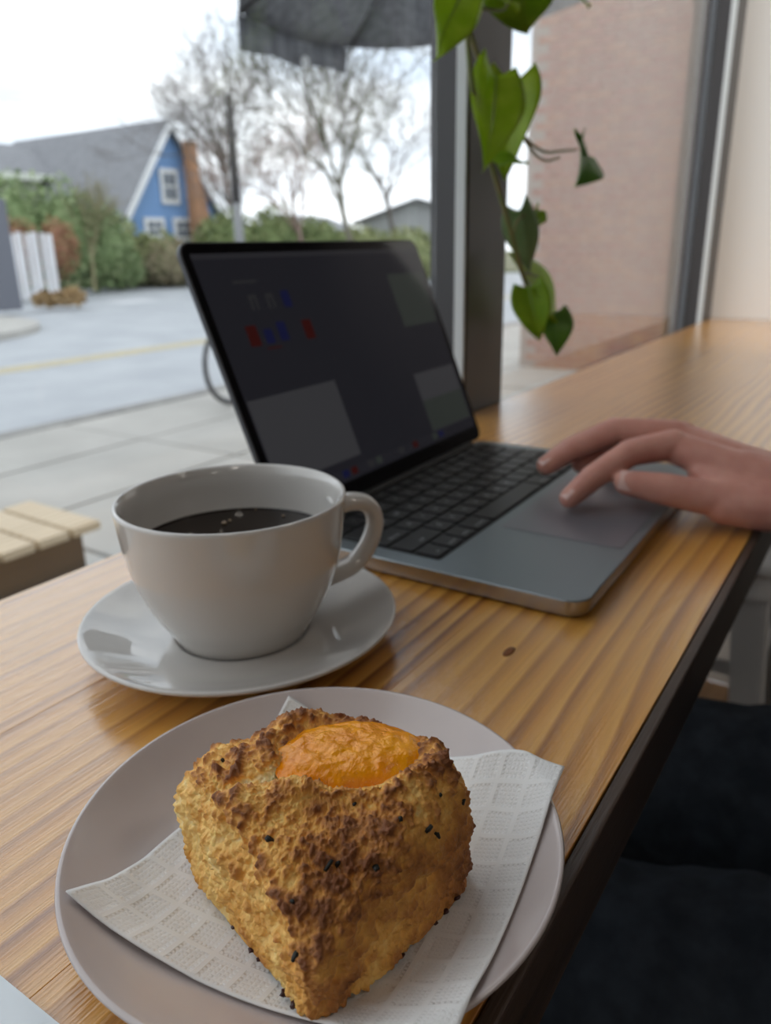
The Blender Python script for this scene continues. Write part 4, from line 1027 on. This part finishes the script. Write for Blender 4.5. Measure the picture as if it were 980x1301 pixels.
# ------------------------------------------------------------------ planting
def leafcloud(blobs, n, size, seed, squash=1.0):
    r = random.Random(seed); m = MB(); tot = sum(b[3] * b[4] * b[5] for b in blobs) ** 1
    wts = [(b[3] * b[4] + b[4] * b[5] + b[3] * b[5]) for b in blobs]; sw = sum(wts)
    for b, wt in zip(blobs, wts):
        for _ in range(int(n * wt / sw)):
            d = V3((r.gauss(0, 1), r.gauss(0, 1), r.gauss(0, 1))).normalized(); f = r.uniform(.62, 1.05) * (1 + .22 * noise.noise(d * 2.5 + V3((seed, 0, 0))))
            c = V3((b[0] + d.x * b[3] * f, b[1] + d.y * b[4] * f, b[2] + d.z * b[5] * f))
            if c.z < .03: c.z = r.uniform(.03, .3)
            s = size * r.uniform(.6, 1.4); a = V3((r.gauss(0, 1), r.gauss(0, 1), r.gauss(0, 1))).normalized(); t = a.orthogonal().normalized()
            t = (t + d * .3).normalized(); q = t.cross(a).normalized() * s * .5; t = t * s
            m.add([c, c + t * .5 + q, c + t, c + t * .5 - q], [(0, 1, 2, 3)], r.randrange(3))
    return m
def shrub(name, label, x, y, blobs, n, size, cols, seed, cat='shrub', group=None, stems=5, stemcol=(.16, .11, .07)):
    r = empty(name, (x, y, 0)); tag(r, label, cat, group)
    ms = [mat('leaf_%s_%d' % (name, k), c, .7) for k, c in enumerate(cols)]
    m = leafcloud(blobs, n, size, seed); f = m.build('foliage', ms, r); f['kind'] = 'stuff'
    core = MB()
    for b in blobs: ellipsoid(core, (b[0], b[1], max(b[2], .02 + b[5] * .74)), (b[3] * .74, b[4] * .74, b[5] * .74), 14, 8)
    core.build('inner_foliage', ms[0], r, True)['kind'] = 'stuff'
    rr = random.Random(seed)
    for k in range(stems):
        b = rr.choice(blobs); MB().tube([(b[0] * .6 + rr.uniform(-.1, .1), b[1] * .6, 0), (b[0] + rr.uniform(-.3, .3) * b[3], b[1], b[2])], [.05, .02], 6).build('stem', M_['bark'], r, True)
    return r
M_['bark'] = mat('grey_bark', (.115, .095, .082), .9, col2=(.19, .165, .145), nscale=3, detail=6)
G1 = [(.20, .275, .12), (.285, .35, .175), (.15, .215, .09)]
G2 = [(.25, .28, .125), (.32, .33, .165), (.17, .20, .085)]
G3 = [(.27, .235, .145), (.225, .225, .12), (.33, .27, .18)]
h0 = at(70, 300, 28.5)
shrub('tall_hedge', 'tall dense green hedge in front of the long grey roof', h0.x, h0.y, [(-2.2, 1.0, 1.5, 1.5, 1.2, 1.75), (-1.0, .6, 1.65, 1.3, 1.2, 1.85), (.3, 0, 1.6, 1.3, 1.2, 1.75), (1.4, -.3, 1.4, 1.1, 1.1, 1.5)], 7000, .16, G1, 3, 'hedge')
h0 = at(175, 330, 32); shrub('round_shrub', 'rounded olive green shrub below the blue gable', h0.x, h0.y, [(-.6, .2, 1.0, 1.2, 1.1, 1.25), (.9, -.3, .8, 1.1, 1.0, .95)], 4200, .15, G2, 5)
h0 = at(225, 330, 31); shrub('brown_shrub', 'brownish low shrub beside the side street', h0.x, h0.y, [(0, 0, .65, 1.2, 1.0, .85), (1.1, -.5, .6, .9, .9, .75)], 3000, .13, G3, 6)
h0 = at(140, 335, 29.5); shrub('small_green_shrub', 'small green shrub under the pale slender tree', h0.x, h0.y, [(0, 0, .75, 1.1, .9, .95)], 2200, .13, G1, 8)
h0 = at(330, 290, 34); shrub('green_laurel', 'bright green laurel bush behind the utility pole', h0.x, h0.y, [(-1.2, .6, 1.1, 1.5, 1.2, 1.5), (.9, 0, 1.2, 1.5, 1.2, 1.55), (2.6, -.9, 1.0, 1.3, 1.2, 1.3)], 5000, .18, [(.20, .255, .10), (.265, .30, .13), (.13, .175, .07)], 9)
h0 = at(420, 300, 38); shrub('olive_bush', 'pale olive bush at the foot of the bare tree', h0.x, h0.y, [(-.8, .4, 1.0, 1.6, 1.3, 1.4), (1.5, -.8, .9, 1.6, 1.3, 1.2), (3.8, -2.0, .9, 1.6, 1.3, 1.15)], 4500, .18, G2, 10)
h0 = at(90, 375, 21.0); shrub('dry_grass_clump', 'dry tan grass clump at the foot of the white fence', h0.x, h0.y, [(0, 0, .15, .34, .30, .24), (-.5, .3, .12, .30, .25, .18)], 900, .10, [(.38, .26, .13), (.46, .33, .18), (.28, .19, .09)], 11, 'grass', stems=0)
h0 = at(50, 300, 25.2); shrub('rusty_vine', 'rust brown vine growing over the white fence', h0.x, h0.y, [(-.6, .3, 1.3, .8, .35, .85), (.6, 0, 1.35, .6, .35, .80)], 2000, .11, [(.30, .15, .09), (.24, .19, .08), (.36, .21, .12)], 12, 'vine', stems=2)
h0 = at(280, 300, 44); shrub('far_bush', 'dark distant bush beyond the brick chimney', h0.x, h0.y, [(0, 0, 1.2, 1.8, 1.4, 1.5), (2.5, -1, 1.0, 1.8, 1.4, 1.3)], 2500, .2, G3, 13)
h0 = at(520, 300, 31); shrub('roadside_bush', 'pale roadside bush in front of the pale grey house', h0.x, h0.y, [(0, 0, .6, 1.6, 1.0, .8), (2.2, -1.4, .6, 1.6, 1.0, .75)], 2500, .15, G2, 14)

def tree(name, label, base, height, seed, spread=.5, lean=V3((0, 0, 0)), depth=5, r0=.16, cols=None, group=None, trunk_frac=.28, fine=True):
    r = random.Random(seed); root = empty(name, (base[0], base[1], 0)); tag(root, label, 'tree', group)
    tm = MB(); bmb = MB(); twig = MB()
    def grow(p, d, ln, rad, lv):
        n = 4; pts = [p]; rs = [rad]
        for k in range(n):
            d = (d + V3((r.gauss(0, 1), r.gauss(0, 1), r.gauss(0, 1))) * (.09 if lv < 2 else .16) + V3((0, 0, .035))).normalized()
            p = p + d * (ln / n); pts.append(p); rs.append(rad * (1 - .42 * (k + 1) / n))
        (tm if lv == 0 else bmb if lv < 3 else twig).tube(pts, rs, 7 if lv == 0 else 5 if lv < 3 else 3, cap=False)
        if lv >= depth: return
        nc = (3 if lv else 5) + (1 if r.random() < (.75 if lv > 2 else .5) else 0)
        for c in range(nc):
            i = r.randint(2, n) if lv else r.randint(3, n)
            q = pts[i]; ax = d.orthogonal().normalized(); ax.rotate(Matrix.Rotation(2 * PI * (c / nc + r.uniform(-.12, .12)), 3, d).to_quaternion())
            nd = (d + ax * spread * r.uniform(.65, 1.35)).normalized()
            grow(q, nd, ln * r.uniform(.62, .85), max(rs[i] * r.uniform(.55, .75), .0105), lv + 1)
    grow(V3((0, 0, 0)), (V3((0, 0, 1)) + lean).normalized(), height * trunk_frac, r0, 0)
    mm = cols or M_['bark']
    tm.build('trunk', mm, root, True); bmb.build('branches', mm, root, True)['kind'] = 'stuff'; twig.build('twigs', mm, root, True)['kind'] = 'stuff'
    return root
M_['twigbark'] = mat('pale_twig_bark', (.15, .13, .12), .9); M_['pinkbark'] = mat('reddish_twig_bark', (.27, .19, .16), .9); M_['mossbark'] = mat('mossy_bark', (.10, .095, .065), .9, col2=(.15, .135, .10), nscale=4)
b0 = at(312, 305, 36); tree('tall_bare_tree', 'tall bare tree rising behind the utility pole', b0, 13.5, 21, .52, V3((-.10, .10, 0)), 5, .17, M_['twigbark'])
b0 = at(304, 305, 58); tree('far_bare_tree', 'slim distant bare tree next to the brick chimney', b0, 12.0, 22, .55, V3((0, 0, 0)), 5, .16, M_['twigbark'])
b0 = at(462, 305, 22); tree('forked_bare_tree', 'forked bare street tree in front of the awning gap', b0, 10.5, 25, .55, V3((-.03, .0, 0)), 5, .11, M_['mossbark'], trunk_frac=.27)
b0 = at(385, 305, 34); tree('reddish_bare_tree', 'small reddish brown twiggy tree behind the laurel bush', b0, 8.4, 27, .55, V3((0, 0, 0)), 5, .12, M_['pinkbark'])
b0 = at(500, 305, 42); tree('hazy_bare_tree', 'broad hazy bare tree behind the pale grey house', b0, 12.5, 29, .6, V3((0, 0, 0)), 5, .16, M_['twigbark'])
b0 = at(118, 350, 27.5); tree('slender_tree', 'pale slender young tree growing before the tall hedge', b0, 4.4, 31, .35, V3((0, 0, 0)), 4, .07, mat('pale_yellow_bark', (.235, .215, .12), .9), trunk_frac=.3)
# utility pole and wires
up_ = at(304, 300, 27); pole = empty('utility_pole', (up_.x, up_.y, 0)); tag(pole, 'weathered wooden utility pole standing across the street', 'pole')
pz = at(298, 120, 27).z
MB().tube([(0, 0, 0), (0, 0, 2.6)], [.155, .15], 12).build('lower_shaft', mat('pale_weathered_wood', (.24, .245, .25), .9), pole, True)
MB().tube([(0, 0, 2.6), (0, 0, pz)], [.15, .12], 12).build('upper_shaft', mat('dark_creosote_wood', (.075, .07, .07), .9), pole, True)
ml = MB().box(-.22, .22, -.20, .20, 0, 1.05).build('roadside_cabinet', mat('pale_green_cabinet', (.36, .42, .38), .6), None, bevel=.03)
q = at(347, 300, 25); ml.location = (q.x, q.y, 0); ml.rotation_euler = (0, 0, .5)
tag(ml, 'small pale green utility cabinet across the street', 'cabinet')
for k, (u1, v1, u2, v2, d1, d2) in enumerate(((-60, 28, 230, 58, 24, 60), (-60, 55, 240, 96, 24, 60), (-60, 118, 230, 118, 26, 60))):
    a, b = at(u1, v1, d1), at(u2, v2, d2); pts = [a.lerp(b, t / 14) - V3((0, 0, .5 * 4 * (t / 14) * (1 - t / 14))) for t in range(15)]
    wv = MB().tube([p - a for p in pts], .005, 5).build('power_line', mat('wire', (.12, .12, .13), .6), None); wv.location = a
    tag(wv, ['upper overhead wire crossing the pale sky', 'middle overhead wire crossing the pale sky', 'lowest overhead wire crossing the pale sky above the roofs'][k], 'wire', 'overhead wires')
# white plank fence and the grey gate post
fa_, fb_ = onz(22, 381, 0), onz(78, 379, 0)
fn = empty('white_fence', (fa_.x, fa_.y, 0), math.atan2(fb_.y - fa_.y, fb_.x - fa_.x)); tag(fn, 'white painted plank fence at the street corner', 'fence')
fl_ = (fb_ - fa_).length; fh_ = 1.72
npk = 6
for k in range(npk):
    w_ = fl_ / npk
    MB().box(k * w_ + .02 + (.05 if k in (2, 4) else 0), (k + 1) * w_ - .01, -.015, .015, 0, fh_ + R0.uniform(-.03, .03)).build('plank', mat('fence_white_%d' % k, (.70, .71, .74), .7, col2=(.60, .60, .62), nscale=2, nstretch=(6, 6, .6)), fn)
for z in (.4, 1.35): MB().box(0, fl_, .016, .06, z, z + .09).build('rail', mat('fence_rail', (.25, .16, .10), .8), fn)
q = onz(8, 394, 0)
gp = empty('gate_post', (q.x, q.y, 0)); tag(gp, 'grey gate post with a white upper part at the street corner', 'post')
MB().box(-.26, .26, -.26, .26, 0, 2.35).build('base', mat('blue_grey_paint', (.13, .137, .163), .7), gp, bevel=.02)
MB().box(-.16, .16, -.16, .16, 2.351, 3.3).build('shaft', M_['whitetrim'], gp, bevel=.02)

# ------------------------------------------------------------------ trailing pothos hanging by the window
vp = empty('trailing_plant', (.66, .36, 2.05)); tag(vp, 'trailing green houseplant vine hanging beside the dark mullion', 'plant')
PO = V3((.66, .36, 2.05))
def leaf_mat(n, c, c2, tr=.35):
    m = bpy.data.materials.new(n); m.use_nodes = True; t = m.node_tree; b = t.nodes['Principled BSDF']
    b.inputs['Roughness'].default_value = .32; b.inputs['Specular IOR Level'].default_value = .4
    tco = t.nodes.new('ShaderNodeTexCoord'); nz = t.nodes.new('ShaderNodeTexNoise'); nz.inputs['Scale'].default_value = 45; nz.inputs['Detail'].default_value = 3
    r = t.nodes.new('ShaderNodeValToRGB'); r.color_ramp.elements[0].position = .35; r.color_ramp.elements[0].color = (*c, 1); r.color_ramp.elements[1].position = .68; r.color_ramp.elements[1].color = (*c2, 1)
    t.links.new(tco.outputs['Object'], nz.inputs['Vector']); t.links.new(nz.outputs['Fac'], r.inputs[0]); t.links.new(r.outputs[0], b.inputs['Base Color'])
    tl = t.nodes.new('ShaderNodeBsdfTranslucent'); t.links.new(r.outputs[0], tl.inputs[0])
    mx = t.nodes.new('ShaderNodeMixShader'); mx.inputs[0].default_value = tr; t.links.new(b.outputs[0], mx.inputs[1]); t.links.new(tl.outputs[0], mx.inputs[2])
    t.links.new(mx.outputs[0], t.nodes['Material Output'].inputs[0]); return m
LM = [leaf_mat('leaf_lime', (.36, .52, .025), (.46, .60, .06), .55), leaf_mat('leaf_mid', (.24, .42, .025), (.32, .50, .04), .5), leaf_mat('leaf_dark', (.10, .24, .03), (.15, .30, .04), .4), leaf_mat('leaf_back', (.20, .33, .14), (.25, .38, .19), .3)]
M_['stem'] = mat('vine_stem', (.15, .20, .06), .5, col2=(.22, .20, .09), nscale=60)
VY = .375
def vpt(u, v, y=VY): return ony(u, v, y)
def vine(px, rad, name='stem'):
    pts = smoothcurve([vpt(*p) - PO for p in px], 5); n = len(pts)
    return MB().tube(pts, [rad * (1 - .35 * i / n) for i in range(n)], 8).build(name, M_['stem'], vp, True)
s1 = smoothcurve([PO + V3((.02, .0, .05)), PO + V3((.03, .005, -.2)), vpt(585, -60), vpt(590, 5), vpt(594, 45), vpt(600, 110), vpt(612, 170), vpt(628, 220), vpt(640, 262), vpt(651, 300), vpt(663, 345), vpt(674, 372)], 5)
MB().tube([p - PO for p in s1], .0026, 8).build('stem', M_['stem'], vp, True)
s2 = smoothcurve([PO + V3((.02, .02, .05)), vpt(578, -70, .385), vpt(588, 0, .385), vpt(602, 55, .385), vpt(618, 95, .385), vpt(640, 112, .385), vpt(660, 165, .385)], 5)
MB().tube([p - PO for p in s2], .0026, 8).build('stem', M_['stem'], vp, True)
vine([(660, 165), (672, 180), (692, 193), (712, 192), (733, 190)], .0020, 'petiole')
vine([(664, 172), (678, 194), (694, 204), (712, 200)], .0018, 'petiole')
vine([(590, 5), (612, 10), (640, 12), (652, -10)], .0022, 'petiole')
vine([(651, 300), (658, 280), (668, 272)], .0020, 'petiole')
vine([(663, 345), (672, 348), (684, 352)], .0018, 'petiole')
def leaf(base, tip, width, nrm, mi, fold=.25, bend=.12, droop=0):
    """heart-shaped leaf, base (petiole) to tip; nrm is the side its face looks to"""
    b, t_ = V3(base), V3(tip); d = t_ - b; ln = d.length; d.normalize(); n_ = V3(nrm); n_ = (n_ - d * n_.dot(d)).normalized(); s = d.cross(n_)
    NU, NV = 18, 10; vs = []
    for j in range(NU + 1):
        t = j / NU
        wd_ = width * .5 * (1.35 * math.sin(PI * min(1, t * .93 + .07) ** .62) ** .9) * (1 - .25 * t)
        lobe = -.16 * ln * (1 - t) ** 6
        for i in range(-NV // 2, NV // 2 + 1):
            x = i / (NV / 2)
            pos = b + d * (ln * t + lobe * abs(x) ** 1.5) + s * (x * wd_) + n_ * (abs(x) * wd_ * fold - bend * ln * (t - .5) ** 2 * 2 + .04 * ln * math.sin(t * 7 + x * 2) * x * x - droop * t * t * ln)
            vs.append(pos - PO)
    W_ = NV + 1
    m = MB(); m.add(vs, [(j * W_ + i, j * W_ + i + 1, (j + 1) * W_ + i + 1, (j + 1) * W_ + i) for j in range(NU) for i in range(NV)])
    o = m.build('leaf', LM[mi], vp, True); sm = o.modifiers.new('t', 'SOLIDIFY'); sm.thickness = .0004
    MB().tube([V3(vs[j * W_ + NV // 2]) - n_ * .0004 for j in range(NU)], [.0009 * (1 - .7 * j / NU) for j in range(NU)], 5).build('midrib', LM[3], o, True)
    return o
TOC = -FW
leaf(vpt(590, -20, .36), vpt(546, 82, .35), .036, TOC + RX * .75, 0, .25, -.15)
leaf(vpt(600, -26), vpt(664, 8, .36), .034, TOC + UY * .4, 0, .2)
leaf(vpt(656, -44), vpt(672, 46, .385), .060, TOC - RX * .3, 1, .25)
leaf(vpt(634, 92, .365), vpt(618, 214, .355), .046, TOC + RX * .35, 0, .3)
leaf(vpt(652, 100, .385), vpt(640, 226, .38), .052, TOC - RX * .35, 0, .35)
leaf(vpt(636, 206, .37), vpt(672, 204, .36), .026, TOC + UY * .9, 1, .3)
leaf(vpt(741, 192, .385), vpt(734, 236, .37), .052, TOC * .8 + RX * .9, 2, .55, .1)
leaf(vpt(743, 206, .385), vpt(733, 164, .385), .014, TOC + RX * .3, 2, .3)
leaf(vpt(662, 268), vpt(676, 348, .37), .034, TOC + RX * .1, 3, -.35)
leaf(vpt(686, 266, .38), vpt(678, 290, .38), .018, TOC + RX * .9, 1, .5)
leaf(vpt(672, 350, .375), vpt(722, 412, .37), .064, TOC + UY * .35 - RX * .1, 0, .15)
leaf(vpt(672, 366, .365), vpt(686, 434, .355), .036, TOC - RX * .35, 1, .3)
leaf(vpt(706, 396, .36), vpt(709, 453, .35), .034, TOC + RX * .15, 2, .2)
leaf(vpt(724, -14, .42), vpt(752, 6, .41), .030, TOC + UY * .3, 1, .2)
MB().lathe([(0, -.12), (.055, -.12), (.062, -.11), (.082, .03), (.086, .05), (.078, .05), (.072, .03), (0, .03)], 40).build('pot', mat('terracotta_pot', (.42, .19, .11), .8), vp, True, auto=40)
MB().lathe([(0, .032), (.071, .032)], 24).build('soil', mat('potting_soil', (.03, .02, .015), .95), vp)
for k in range(3):
    a = 2 * PI * k / 3 + .4
    MB().tube([(.085 * math.cos(a), .085 * math.sin(a), .045), (0, 0, .50)], .0015, 5).build('cord', M_['benchside'], vp)
MB().tube([(0, 0, .50), (0, 0, ZC - 2.05)], .002, 6).build('hanger', M_['benchside'], vp)
